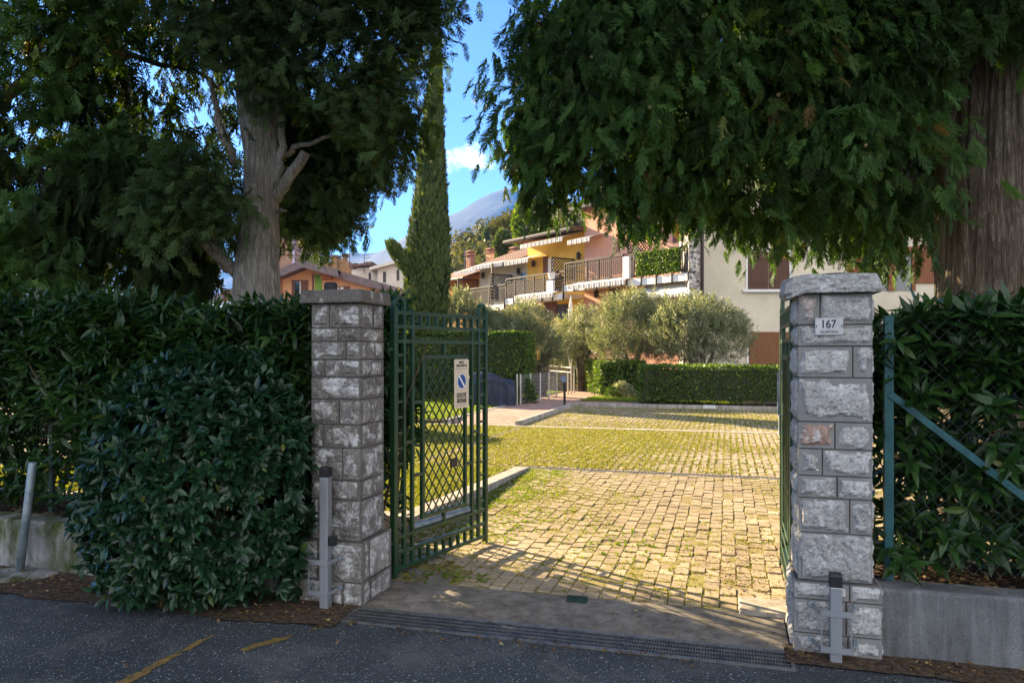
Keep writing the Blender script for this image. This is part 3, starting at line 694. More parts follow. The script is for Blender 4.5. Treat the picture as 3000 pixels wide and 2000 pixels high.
def pillar(label, u0, u1, v0, v1, pu0, pu1, pv0, pv1, zs, js, sidej, pz, pj, ms, mm, seed, amp, mrg, cap, tints, cov=0.75):
    rng = np.random.default_rng(seed)
    t = thing('stone_pillar', label, 'gate pillar', L((pu0 + pu1) / 2, (pv0 + pv1) / 2, 0))
    core = MB(ML); blocks = MB(ML); rough = []
    def course(u0, u1, v0, v1, z0, z1, jf, js_, k):
        g = 0.0035; th = 0.03
        core.box(u0 + 0.010, u1 - 0.010, v0 + 0.010, v1 - 0.010, z0, z1)
        for face in range(4):
            cuts = [0] + sorted(jf if face in (0, 2) else js_) + [1]
            a0, a1 = (u0, u1) if face in (0, 2) else (v0 + th, v1 - th)
            for i in range(len(cuts) - 1):
                b0 = a0 + (a1 - a0) * cuts[i] + (g if i else 0); b1 = a0 + (a1 - a0) * cuts[i + 1] - (g if i < len(cuts) - 2 else 0)
                jt = rng.normal() * 0.0012
                if face == 0: blocks.box(b0, b1, v0 + jt, v0 + th, z0 + g, z1 - g); o, ex, en = L(b0, v0 + jt, z0 + g), (cs, -sn, 0), (-sn, -cs, 0)
                elif face == 2: blocks.box(b0, b1, v1 - th, v1 + jt, z0 + g, z1 - g); o, ex, en = L(b1, v1 + jt, z0 + g), (-cs, sn, 0), (sn, cs, 0)
                elif face == 1: blocks.box(u1 - th, u1 + jt, b0, b1, z0 + g, z1 - g); o, ex, en = L(u1 + jt, b0, z0 + g), (sn, cs, 0), (cs, -sn, 0)
                else: blocks.box(u0 - jt, u0 + th, b0, b1, z0 + g, z1 - g); o, ex, en = L(u0 - jt, b1, z0 + g), (-sn, -cs, 0), (-cs, sn, 0)
                tt = tints.get((k, i)) if (face == 0 and (k, i) in tints) else rng.uniform(0.05, 0.75)
                rough_face(rough, o, ex, (0, 0, 1), en, b1 - b0, z1 - z0 - 2 * g, seed * 100 + k * 10 + face * 3 + i, tt, amp, mrg * rng.uniform(0.5, 1.3))
    for k in range(len(zs) - 1):
        course(u0, u1, v0, v1, zs[k + 1], zs[k], js[k], sidej[k % len(sidej)], k)
    core.build('joint_mortar', M['joint'], t)
    b = np.array(blocks.V); me_t = np.repeat(rng.uniform(0, 1, len(b) // 8), 8)
    o = np_mesh('shaft', b, np.array([f for f in blocks.F]), mm, t, me_t)
    V, Fq, T = join(rough); np_mesh('rock_facing', V, Fq, ms, t, T)
    core = MB(ML); blocks = MB(ML); rough = []
    for k in range(len(pz) - 1):
        course(pu0, pu1, pv0, pv1, pz[k + 1], pz[k], pj[k], [0.22], k + 20)
    o = np_mesh('plinth', np.array(blocks.V), np.array(blocks.F), mm, t, np.repeat(rng.uniform(0, 1, len(blocks.V) // 8), 8))
    core.build('joint_mortar', M['joint'], o)
    V, Fq, T = join(rough); np_mesh('rock_facing', V, Fq, ms, o, T)
    return t
zs_l = [1.912, 1.758, 1.671, 1.555, 1.444, 1.30, 1.14, 0.99, 0.786, 0.659, 0.40]
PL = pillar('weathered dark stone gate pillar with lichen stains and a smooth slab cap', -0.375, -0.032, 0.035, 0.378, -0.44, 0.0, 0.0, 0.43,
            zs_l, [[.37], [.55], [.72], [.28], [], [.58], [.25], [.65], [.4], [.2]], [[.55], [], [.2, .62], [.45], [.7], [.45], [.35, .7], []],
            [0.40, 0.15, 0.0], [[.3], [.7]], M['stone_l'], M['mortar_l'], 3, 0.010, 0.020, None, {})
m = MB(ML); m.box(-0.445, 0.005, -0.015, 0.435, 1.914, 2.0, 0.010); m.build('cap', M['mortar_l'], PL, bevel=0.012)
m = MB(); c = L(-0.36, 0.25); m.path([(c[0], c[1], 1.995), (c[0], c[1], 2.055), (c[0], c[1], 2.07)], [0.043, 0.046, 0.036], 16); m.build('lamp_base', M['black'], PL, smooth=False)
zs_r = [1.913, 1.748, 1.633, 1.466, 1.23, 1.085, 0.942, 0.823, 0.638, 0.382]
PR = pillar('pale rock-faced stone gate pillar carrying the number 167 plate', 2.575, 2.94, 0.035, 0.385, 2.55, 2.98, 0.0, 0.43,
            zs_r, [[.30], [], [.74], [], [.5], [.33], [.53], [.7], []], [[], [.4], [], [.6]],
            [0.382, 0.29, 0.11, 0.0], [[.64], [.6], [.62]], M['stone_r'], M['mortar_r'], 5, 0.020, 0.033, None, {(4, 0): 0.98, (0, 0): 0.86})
# rough cap of the right pillar
def cap_fn(i, j):
    a = i * 2 * math.pi; p = j
    # rounded-square ring profile swept from underside to top
    prof_r = np.interp(p, [0, .12, .3, .62, .74, 1.0], [0.80, 1.0, 1.02, 0.95, 0.72, 0.0]); prof_z = np.interp(p, [0, .12, .3, .62, .74, 1.0], [0, 0.0, 0.03, 0.095, 0.103, 0.104])
    c, s_ = np.cos(a), np.sin(a); k = 1 / np.maximum(np.abs(c), np.abs(s_)); k = np.minimum(k, 1.32)
    u = c * k * 0.235 * prof_r; v = s_ * k * 0.235 * prof_r
    n = fbm(c * 4 + 9, s_ * 4 + prof_z * 40, 4, 3) - 0.5; n2 = fbm(c * 14 + u * 10, s_ * 14 + prof_z * 70, 8, 4) - 0.5
    u = u + c * (n * 0.03 + n2 * 0.018) * (prof_r > .5); v = v + s_ * (n * 0.03 + n2 * 0.018) * (prof_r > .5)
    chip = np.clip((-(u) - 0.13) / 0.1, 0, 1) * (v < 0.05)
    z = 1.915 + prof_z * (1 - 0.12 * chip) - 0.03 * chip * (p < .35) + 0.012 * n2 * (p > .1)
    u = u + 2.742; v = v + 0.21
    return np.stack([OX + u * cs + v * sn, OY - u * sn + v * cs, z], 1)
V, Fq = grid_mesh(cap_fn, 150, 40); np_mesh('cap', V, Fq, M['stone_r'], PR, np.full(len(V), 0.35))
m = MB(); c = L(2.78, 0.22); m.path([(c[0], c[1], 2.005), (c[0], c[1], 2.026), (c[0], c[1], 2.034)], [0.088, 0.085, 0.072], 20); m.build('lamp_base', M['black'], PR)
# text helper ------------------------------------------------------
def text_mesh(txt, size, M4, bold=0.0, sx=1.0, ext=0.0006):
    c = D.curves.new('lettering', 'FONT'); c.body = txt; c.size = size; c.align_x = 'CENTER'; c.align_y = 'CENTER'; c.offset = bold; c.extrude = ext
    o = D.objects.new('lettering', c); COL.objects.link(o)
    dg = bpy.context.evaluated_depsgraph_get(); me = D.meshes.new_from_object(o.evaluated_get(dg))
    D.objects.remove(o); D.curves.remove(c)
    me.transform(M4 @ Matrix.Diagonal((sx, 1, 1, 1)))
    return me
def plane_frame(o, ex, ez):
    ex = Vector(ex).normalized(); ez = Vector(ez).normalized(); en = ex.cross(ez)
    o = Vector([float(a) for a in o])
    return Matrix(((ex.x, ez.x, en.x, o.x), (ex.y, ez.y, en.y, o.y), (ex.z, ez.z, en.z, o.z), (0, 0, 0, 1)))
# number plate: centre u .5 of front face
npc = L(2.725, 0.035 - 0.034, 1.737)
fr = plane_frame(npc, (cs, -sn, 0), (0, 0, 1))
m = MB(fr); m.box(-0.0685, 0.0685, -0.0445, 0.0445, -0.028, 0.002); npl = m.build('number_plate', M['numplate'], PR, bevel=0.002); npl['label'] = 'small pale plate reading 167'
F2 = fr @ Matrix.Translation((-0.004, 0.011, 0.0026))
link_mesh('numerals', text_mesh('167', 0.060, F2, 0.0012, 0.86), M['numink'], npl)
F2 = fr @ Matrix.Translation((0.0, -0.029, 0.0026))
link_mesh('lettering', text_mesh('QUARTEXU', 0.0215, F2, 0.0003, 0.78), M['numink'], npl)
for x_ in (-0.062, 0.062): m = MB(fr); m.disc((x_, 0.001, 0.003), 0.0042, (0, 0, 1), 0.004, 10); m.build('screw', M['numink'], npl)

# ================================================================ gate leaves
def gate_leaf(label, hinge, dirv, face_n, sign=False, extra=False):
    dx = Vector((dirv[0], dirv[1], 0)).normalized()
    G = plane_frame((hinge[0], hinge[1], 0), dx, (0, 0, 1))     # local: x along leaf, y up, z normal
    t = thing('gate_leaf', label, 'gate', (hinge[0], hinge[1], 0.0))
    W = 1.165; tw = 0.026
    def post(name, x, z0, z1, w=tw, d=None, bev=0.0015):
        m = MB(G); m.box(x - w / 2, x + w / 2, z0, z1, -(d or w) / 2, (d or w) / 2); return m.build(name, M['gate'], t, bevel=bev)
    def rail(name, x0, x1, z, h=0.026, d=0.024):
        m = MB(G); m.box(x0, x1, z - h / 2, z + h / 2, -d / 2, d / 2); return m.build(name, M['gate'], t, bevel=0.0015)
    post('hinge_stile', 0.0, 0.0, 1.93, 0.042); post('upright', 0.105, 0.05, 1.93); post('upright', 0.20, 0.05, 1.885, 0.026)
    post('upright', 0.965, 0.05, 1.885, 0.026); post('upright', 1.06, 0.05, 1.93); post('closing_stile', W, 0.0, 1.93, 0.034)
    for a, b in ((0.0, 0.105), (1.06, W)):
        pts = [(a + (b - a) * (0.5 - 0.5 * math.cos(math.pi * k / 10)), 1.93 + 0.062 * math.sin(math.pi * k / 10), 0) for k in range(11)]
        m = MB(G); vs = []; fs = []; e = Vector((1, 0, 0)).copy()
        for k, q in enumerate(pts):
            p0, p1 = Vector(pts[max(k - 1, 0)]), Vector(pts[min(k + 1, 10)]); dd = (p1 - p0).normalized()
            if k == 0: dd = Vector((0, 1, 0))
            if k == 10: dd = Vector((0, -1, 0))
            nn = Vector((-dd.y, dd.x, 0)) * tw / 2; zz_ = Vector((0, 0, tw / 2)); q = Vector(q)
            vs += [q - nn - zz_, q + nn - zz_, q + nn + zz_, q - nn + zz_]
            if k: 
                o_ = 4 * (k - 1)
                for i in range(4): j = (i + 1) % 4; fs.append((o_ + i, o_ + j, o_ + 4 + j, o_ + 4 + i))
        fs += [(3, 2, 1, 0), (40, 41, 42, 43)]; m.add(vs, fs); m.build('arch', M['gate'], t)
    for z in (1.885, 1.785, 1.680, 0.285, 0.172, 0.062): rail('rail', 0.0212, W - 0.0172, z)
    z = 1.58
    while z > 0.32:
        rail('rung', 0.0212, 0.0898, z, 0.018, 0.016); rail('rung', 1.0752, W - 0.0172, z, 0.018, 0.016); z -= 0.111
    rail('connector', 0.1202, 0.1868, 0.95, 0.026, 0.02); rail('connector', 0.9782, 1.0448, 0.95, 0.026, 0.02)
    for z in (1.235, 0.70): rail('connector', 0.2132, 0.3048, z, 0.026, 0.02); rail('connector', 0.8822, 0.9518, z, 0.026, 0.02)
    for k in range(1, 8):
        x = 0.2 + 0.0956 * k; post('baluster', x, 1.7985, 1.8715, 0.022, None, 0); post('baluster', x, 0.0755, 0.1585, 0.022, None, 0)
    post('connector', 0.585, 1.5785, 1.6665, 0.026); post('connector', 0.585, 0.2985, 0.3645, 0.026)
    x0, x1, z0, z1 = 0.305, 0.882, 0.365, 1.578
    m = MB(G)
    m.box(x0, x0 + 0.03, z0, z1, -0.014, 0.014); m.box(x1 - 0.024, x1, z0, z1, -0.014, 0.014)
    m.box(x0 + 0.03, x1 - 0.024, z1 - 0.026, z1, -0.013, 0.013); m.box(x0 + 0.03, x1 - 0.024, z0, z0 + 0.026, -0.013, 0.013)
    pf = m.build('panel_frame', M['gate'], t, bevel=0.0015)
    m = MB(G); X0, X1, Z0, Z1 = x0 + 0.028, x1 - 0.022, z0 + 0.024, z1 - 0.024; sx, sz = 0.088, 0.112
    def clip(px, pz, sl):
        pts = []
        for x in (X0, X1):
            z = pz + sl * (x - px)
            if Z0 <= z <= Z1: pts.append((x, z))
        for z in (Z0, Z1):
            x = px + (z - pz) / sl
            if X0 < x < X1: pts.append((x, z))
        return pts[:2] if len(pts) >= 2 else None
    sl = sz / sx
    for s_, zo in ((sl, 0.0035), (-sl, -0.0035)):
        for k in range(-20, 40):
            c = clip(X0 + k * sx + 0.02, Z0, s_)
            if c: m.bar((c[0][0], c[0][1], zo), (c[1][0], c[1][1], zo), 0.0105, 0.006, (0, 0, 1))
    m.build('lattice', M['gate'], pf)
    for z in (0.25, 1.62): m = MB(G); m.path([(-0.0212, z, 0), (-0.075, z, 0.0)], 0.011, 8); m.build('hinge', M['gate'], t)
    return t, G
hl = (-0.835, 5.32); dl = Vector((0.523, 0.852)).normalized()
GL, G = gate_leaf('open green metal gate leaf with diamond lattice and a no-parking sign', hl, dl, None)
# sign on the camera side (normal pointing to -z of G or +z ?)
nz = (G.to_3x3() @ Vector((0, 0, 1)))
side = 1 if nz.y < 0 else -1
def GS(x, z, off): return G @ Vector((x, z, side * off))
ex = G.to_3x3() @ Vector((1, 0, 0)); 
sc_ = GS(0.787, 1.352, 0.026)
SF = plane_frame(sc_, ex, (0, 0, 1))
def rr(m, w, h, z0, z1, r=0.012):
    pts = []
    for cx, cy, a0 in ((w - r, -h + r, -90), (w - r, h - r, 0), (-w + r, h - r, 90), (-w + r, -h + r, 180)):
        for k in range(5):
            a = math.radians(a0 + k * 22.5); pts.append((cx + r * math.cos(a), cy + r * math.sin(a)))
    m.prism(pts, z0, z1)
m = MB(SF); rr(m, 0.098, 0.194, -0.003, 0.0); sg = m.build('no_parking_sign', M['signplate'], GL); sg['label'] = 'cream plate with a blue no-parking disc and black lettering'
def disc(name, r, z, mat, dz=0.0008):
    m = MB(SF); m.disc((0, 0.018, z), r, (0, 0, 1), dz, 40); return m.build(name, mat, sg)
disc('faded_ring', 0.074, 0.0006, M['signring']); disc('white_rim', 0.062, 0.0014, M['signwhite']); disc('blue_disc', 0.055, 0.0022, M['signblue'])
m = MB(SF); a = math.radians(-50)
m.bar((-0.058 * math.cos(a), 0.018 - 0.058 * math.sin(a), 0.0031), (0.058 * math.cos(a), 0.018 + 0.058 * math.sin(a), 0.0031), 0.016, 0.001, (0, 0, 1)); m.build('slash', M['signwhite'], sg)
for txt, y, s_, sx, b in (('SODOTE', -0.094, 0.050, 0.66, 0.0016), ('SIXOPUNIS', -0.137, 0.046, 0.56, 0.0014), ('SMVIC 12', 0.168, 0.026, 0.62, 0.0007), ('DASUL RAMCTNE', 0.143, 0.026, 0.70, 0.0007)):
    link_mesh('lettering', text_mesh(txt, s_, SF @ Matrix.Translation((0, y, 0.0012)), b, sx), M['ink'], sg)
for x_, y_, h_ in ((0.08, 0.118, 0.0025), (0.08, -0.166, 0.0015), (0.04, -0.174, 0.001)): m = MB(SF); m.box(-0.08, x_, y_, y_ + h_, 0.0003, 0.0009); m.build('rule', M['ink'], sg)
m = MB(plane_frame(GS(0.70, 0.735, 0.012), ex, (0, 0, 1))); m.box(-0.045, 0.045, -0.035, 0.035, -0.004, 0.004); m.build('blank_plate', M['black'], GL)
m = MB(plane_frame(GS(0, 0, 0), ex, (0, 0, 1))); m.path([(0.2, 0.318, -0.02), (0.97, 0.318, -0.02)], 0.022, 10); m.build('tube_rail', M['galv'], GL)
hr = L(2.592, 0.56); dr_ = Vector((math.sin(math.radians(16.6)), math.cos(math.radians(16.6))))
GR, G2 = gate_leaf('green metal gate leaf seen edge-on beside the number 167 pillar', (hr[0], hr[1]), dr_, None)
n2 = (G2.to_3x3() @ Vector((0, 0, 1))); sd = 1 if n2.x < 0 else -1
m = MB(G2); 
m.path([(0.80, 1.46, sd * 0.016), (0.80, 1.46, sd * 0.045), (0.80, 1.16, sd * 0.045), (0.80, 1.16, sd * 0.016)], 0.008, 8); m.build('handle', M['galv'], GR)
m = MB(G2); m.box(1.13, 1.175, 0.98, 1.20, sd * 0.018, sd * 0.024); m.build('lock_plate', M['galv'], GR)
# wedge shaped stop on the threshold
c = gp(1690, 1764); uc, vc = toL(c[0], c[1])
m = MB(ML); m.extrude([(vc - 0.03, 0.006), (vc + 0.035, 0.006), (vc + 0.035, 0.036), (vc + 0.015, 0.038), (vc - 0.03, 0.012)], 0, uc - 0.065, uc + 0.065)
tag(m.build('gate_stop', M['darkpost'], bevel=0.003), 'small dark green metal gate stop on the concrete threshold', 'gate stop')

# ================================================================ aluminium posts in brackets
def alu_post(label, uc, vc, zt, brz, capdh, bw, left):
    t = thing('metal_post', label, 'post', L(uc, vc, 0)); w = 0.0285
    m = MB(ML); m.box(uc - w, uc + w, vc - w, vc + w, 0.0, zt - capdh); m.build('tube', M['alu'], t, bevel=0.004)
    m = MB(ML); m.extrude([(vc - w - 0.002, zt - capdh), (vc + w + 0.002, zt - capdh), (vc + w + 0.002, zt), (vc - w + 0.004, zt), (vc - w - 0.002, zt - 0.010)], 0, uc - w - 0.002, uc + w + 0.002)
    m.build('cap', M['black'], t, bevel=0.003)
    for z in brz:
        m = MB(ML); f = vc - w - 0.006; b = 0.022; u0, u1 = uc - bw[0], uc + bw[1]
        m.box(u0, u1, f - 0.006, f, z - b / 2 - 0.004, z + b / 2 + 0.004)
        m.bar((u0 + 0.003, f - 0.003, z), (u0 - 0.035, -0.012, z + 0.01), 0.006, b, (0, 0, 1)); m.bar((u1 - 0.003, f - 0.003, z), (u1 + 0.03, -0.012, z + 0.01), 0.006, b, (0, 0, 1))
        br = m.build('bracket', M['alu'], t)
        for uu in (u0 - 0.035, u1 + 0.03):
            m = MB(ML); m.disc((uu, -0.016, z + 0.012), 0.015, (0, 1, 0), 0.012, 12); m.build('bolt', M['galv'], br)
    f = vc - w - 0.010
    for uu in ((uc - bw[0] + 0.004,) if left else (uc - bw[0] + 0.004, uc + bw[1] - 0.004)):
        m = MB(ML); m.box(uu - 0.003, uu + 0.003, f, f + 0.006, brz[1], brz[0]); m.build('tie_rod', M['alu'], t)
    return t
A1 = alu_post('tall square aluminium post with black cap bracketed to the lichen-stained pillar', -0.205, -0.085, 0.886, (0.295, 0.105), 0.062, (0.10, 0.035), True)
m = MB(ML); m.box(-0.172, -0.128, -0.112, -0.075, 0.40, 0.458); m.build('lock_box', M['black'], A1, bevel=0.003)
alu_post('short square aluminium post with black cap bracketed to the number 167 pillar', 2.745, -0.085, 0.462, (0.262, 0.075), 0.068, (0.075, 0.075), False)

# ================================================================ street walls, poles, fences
m = MB(ML); m.extrude([(0.06, -0.03), (0.27, -0.03), (0.27, 0.36), (0.085, 0.36), (0.07, 0.35)], 0, -9, -0.443)
tag(m.build('low_wall', M['wall_conc'], bevel=0.006), 'low moss-stained concrete wall behind the leaning steel pole', 'wall')
m = MB(ML); m.extrude([(0.06, -0.03), (0.27, -0.03), (0.27, 0.355), (0.085, 0.36), (0.07, 0.345)], 0, 2.983, 9)
tag(m.build('low_wall', M['wall_conc2'], bevel=0.006), 'low plain grey concrete wall under the blue-green wire fence', 'wall')
b_ = gp(57, 1683); tp = pp(96, 1355, b_[1] - 0.02)
t = thing('steel_pole', 'leaning galvanised steel pole stump before the moss-stained wall', 'pole', b_)
m = MB(); m.path([b_, tp, tp + (tp - b_) * 0.004], [0.028, 0.0275, 0.022], 16); m.build('tube', M['galv'], t, smooth=True)
def pad(i, j):
    a = i * 2 * math.pi; r = np.interp(j, [0, .75, .9, 1.0], [0.0, 0.8, 0.95, 1.05]); z = np.interp(j, [0, .75, .9, 1.0], [0.028, 0.026, 0.015, -0.01])
    n = fbm(np.cos(a) * 2 + 4, np.sin(a) * 2, 3, 3); rr_ = r * (0.12 + 0.10 * n)
    return np.stack([b_[0] - 0.04 + np.cos(a) * rr_ * 1.7, b_[1] - 0.03 + np.sin(a) * rr_, z], 1)
V, Fq = grid_mesh(pad, 40, 10); np_mesh('concrete_base', V, Fq, M['wall_conc'], t)
# right fence
t = thing('wire_fence', 'blue-green angle-iron fence with a diagonal brace and wire mesh', 'fence', L(3.6, 0.3, 0.33))
m = MB(ML); m.box(3.035, 3.080, 0.232, 0.238, 0.34, 1.80); m.box(3.035, 3.041, 0.239, 0.280, 0.34, 1.80); m.build('post', M['bluegreen'], t)
m = MB(ML); m.bar((3.06, 0.226, 1.375), (4.30, 0.226, 0.345), 0.036, 0.006, (0, 1, 0)); m.build('brace', M['bluegreen'], t)
m = MB(ML); m.box(5.2, 5.245, 0.232, 0.238, 0.34, 1.80); m.build('post', M['bluegreen'], t)
m = MB(ML); X0, X1, Z0, Z1 = 3.05, 5.2, 0.40, 1.78; s_ = 0.065
for sgn, yo in ((1, 0.291), (-1, 0.295)):
    k = -1.4
    while k < X1 - X0 + 1.4:
        x0 = X0 + k; a = None
        p = (x0, Z0) if sgn > 0 else (x0, Z1); q = (x0 + (Z1 - Z0), Z1) if sgn > 0 else (x0 + (Z1 - Z0), Z0)
        t0 = max(0, (X0 - p[0]) / (q[0] - p[0])); t1 = min(1, (X1 - p[0]) / (q[0] - p[0]))
        if t1 > t0:
            m.bar((p[0] + (q[0] - p[0]) * t0, yo, p[1] + (q[1] - p[1]) * t0), (p[0] + (q[0] - p[0]) * t1, yo, p[1] + (q[1] - p[1]) * t1), 0.0022, 0.0022)
        k += s_
m.build('wire_mesh', M['darkpost'], t)
pb = gp(152, 1505, 0.345); u_, v_ = toL(pb[0], pb[1])
m = MB(ML); m.box(u_ - 0.017, u_ + 0.017, v_ - 0.015, v_ + 0.015, 0.33, 1.25); 
tag(m.build('fence_post', M['darkpost']), 'thin dark green fence post standing in the laurel hedge near the steel pole', 'fence post')
# ================================================================ vegetation
LT = leaf_template(0.30, 0.10, 0.18); LTB = leaf_template(0.48, 0.10, 0.15)
def shoots(P, axis, rng, nl, ln, spread, tint, tpl, alen):
    """whorled leafy shoots: nl leaves round each axis"""
    n = len(P); Vs = []
    ax = axis / np.linalg.norm(axis, axis=1, keepdims=True)
    Rf = frames(ax, rng); out = []
    for k in range(nl):
        t = (k + 0.5) / nl; a = 2.4 * k + rng.uniform(0, 0.7, n); al = np.radians(78 - 46 * t) + rng.normal(0, 0.18, n)
        rad = Rf[:, 1] * np.cos(a)[:, None] + Rf[:, 2] * np.sin(a)[:, None]
        d = ax * np.cos(al)[:, None] + rad * np.sin(al)[:, None]; d[:, 2] -= 0.12
        p = P + ax * (alen * t)
        R = frames(d, rng, ax * 1.6 + np.array([0, 0, 0.9]), 0.35)
        out.append(inst(tpl[0], tpl[1], p, R, ln * rng.uniform(0.65, 1.2, n), np.clip(tint + rng.normal(0, 0.16, n), 0, 1)))
    return join(out)
def stems(name, pts, h, mat, parent, rng, r=0.010):
    m = MB()
    for p in pts:
        k = [np.array(p)]
        d = np.array([rng.normal() * .13, rng.normal() * .13, 1.0])
        for i in range(4):
            d = d + rng.normal(size=3) * 0.10; d[2] = max(.8, abs(d[2])); k.append(k[-1] + d / np.linalg.norm(d) * h / 4)
        m.path(k, [r, r * .9, r * .75, r * .55, r * .3], 5)
    return m.build(name, mat, parent)
def laurel_hedge(label, u0, u1, v0, v1, ztop, zbot, n, seed, ln, sparse, group=None, vis=None):
    rng = np.random.default_rng(seed)
    t = thing('laurel_hedge', label, 'hedge', L((u0 + u1) / 2, (v0 + v1) / 2, 0.33))
    u = rng.uniform(u0, u1, n); q = rng.uniform(size=n)
    if vis is not None:   # densest along the visible stretch
        w = rng.uniform(size=n) < 0.72; u = np.where(w, rng.uniform(vis[0], vis[1], n), u)
    zt = ztop(u) + 0.10 * (fbm(u * 2.1, u * 0 + 3, seed) - 0.5) * 2
    z = zbot + (zt - zbot) * rng.uniform(size=n) ** 0.85
    f = rng.uniform(size=n); v = v0 + (v1 - v0) * f ** 1.5 + 0.10 * (fbm(u * 3, z * 3, seed + 2) - 0.5) * 2
    rel = (z - zbot) / (zt - zbot)
    keep = rng.uniform(size=n) < sparse(u, rel, fbm(u * 2.4, z * 2.4, seed + 7))
    u, v, z, f, rel = u[keep], v[keep], z[keep], f[keep], rel[keep]; n = len(u)
    P = np.stack([OX + u * cs + v * sn, OY - u * sn + v * cs, z], 1)
    ax = np.stack([rng.normal(0, .55, n), -0.75 + 1.0 * f + rng.normal(0, .4, n), 0.35 + 0.8 * rel ** 3 + rng.normal(0, .45, n)], 1)
    axw = np.stack([ax[:, 0] * cs + ax[:, 1] * sn, -ax[:, 0] * sn + ax[:, 1] * cs, ax[:, 2]], 1)
    V, Fq, T = shoots(P, axw, rng, 8, ln, 0, 0.42 + 0.22 * (rng.uniform(size=n) - .5), LT, 0.10)
    np_mesh('foliage', V, Fq, M['laurel'], t, T)
    k = np.linspace(u0 + .1, u1 - .1, int((u1 - u0) * 6))
    stems('stems', [L(a + rng.normal() * .05, rng.uniform(v0 + .2, v1 - .05), 0.32) for a in k], 1.35, M['stem'], t, rng, 0.011)
    return t
laurel_hedge('tall dense laurel hedge with long dark glossy leaves, behind the rounded bush', -8.5, -0.47, 0.24, 0.98,
             lambda u: 1.87 + 0.03 * np.sin(u * 1.7) + np.clip((-1.2 - u) * 0.04, 0, 0.08), 0.40, 5200, 41, 0.118,
             lambda u, r, nz: np.where(r < 0.42, np.clip(0.10 + (nz - 0.42) * 2.2 + np.clip(u + 1.0, 0, 0.4), 0.05, 1), np.where(r < .52, 0.7, 1.0)), None, (-3.6, -0.47))
laurel_hedge('tall laurel hedge with long drooping leaves behind the blue-green wire fence', 3.02, 8.0, 0.32, 1.0,
             lambda u: 1.80 + 0.07 * np.sin(u * 4.2 + 1) - np.clip((3.4 - u) * 0.5, 0, 0.2), 0.42, 3600, 42, 0.135,
             lambda u, r, nz: np.where(r < 0.30, np.clip(0.05 + (nz - 0.5) * 2.4, 0.02, 1), np.where(r < 0.6, np.clip(0.30 + (nz - 0.42) * 2.6, 0.12, 1), np.clip(.6 + (nz - .4) * 2, .3, 1.0))), None, (3.02, 4.7))
# hanging laurel beside the open gate
rng = np.random.default_rng(43)
t = thing('laurel_shrub', 'drooping laurel shrub between the lichen-stained pillar and the open gate leaf', 'shrub', (-1.05, 6.35, 0.0))
n = 900; z = 0.25 + 1.72 * rng.uniform(size=n) ** 0.9
x = rng.normal(-1.02, 0.17, n) + 0.06 * np.sin(z * 3); y = rng.normal(6.10, 0.13, n)
keep = (x < -0.78) & (x + 1.043 * y < 5.52) & (rng.uniform(size=n) < np.clip((z - 0.7) / 0.35, 0.10, 1)); x, y, z = x[keep], y[keep], z[keep]; n = len(x)
ax = np.stack([rng.normal(0.15, .5, n), rng.normal(-.2, .5, n), np.where(z > 1.5, 0.7, -0.8) + rng.normal(0, .4, n)], 1)
V, Fq, T = shoots(np.stack([x, y, z], 1), ax, rng, 8, 0.115, 0, np.full(n, 0.45), LT, 0.12); np_mesh('foliage', V, Fq, M['laurel'], t, T)
stems('stems', [(-1.15 + rng.normal() * .10, 6.05 + rng.normal() * .1, 0.0) for i in range(12)], 1.8, M['stem'], t, rng, 0.012)
# rounded bush in front of the left wall
rng = np.random.default_rng(44)
t = thing('rounded_bush', 'rounded dark green bush spilling over the low wall onto the roadside', 'bush', (-1.98, 4.80, 0.0))
n = 2700
th_ = rng.uniform(0, 2 * np.pi, n); cz = rng.uniform(-1, 1, n); r = rng.uniform(0.72, 1.0, n) ** 0.6 * np.where(rng.uniform(size=n) < .10, rng.uniform(1.0, 1.16, n), 1)
sx = np.sqrt(1 - cz ** 2); dirs = np.stack([sx * np.cos(th_), sx * np.sin(th_), cz], 1)
lump = 1 + 0.22 * (fbm(th_ * 1.9, cz * 2.4 + 3, 5) - 0.5) * 2
wd = np.interp(cz, [-1, -.6, .2, 1], [1.12, 1.1, 1.04, 1.0])
P = np.array([-1.98, 4.83, 0.76]) + dirs * (r * lump)[:, None] * np.stack([0.70 * wd, 0.46 * wd, np.full(n, 0.80)], 1)
P = P[(P[:, 2] > 0.03) & (P[:, 0] < -1.33)]; dirs = dirs[:len(P)] if False else (P - np.array([-1.98, 4.83, 0.76])) / np.array([0.7, .46, .8]); n = len(P)
ax = dirs * 0.8 + rng.normal(size=(n, 3)) * 0.4 + np.array([0, -0.1, 0.28])
V, Fq, T = shoots(P, ax, rng, 7, 0.075, 0, 0.5 + 0.25 * (rng.uniform(size=n) - .5), LTB, 0.06); np_mesh('foliage', V, Fq, M['bush'], t, T)
stems('stems', [(-1.98 + rng.normal() * .22, 4.85 + rng.normal() * .1, 0.0) for i in range(16)], 1.2, M['stem'], t, rng, 0.012)
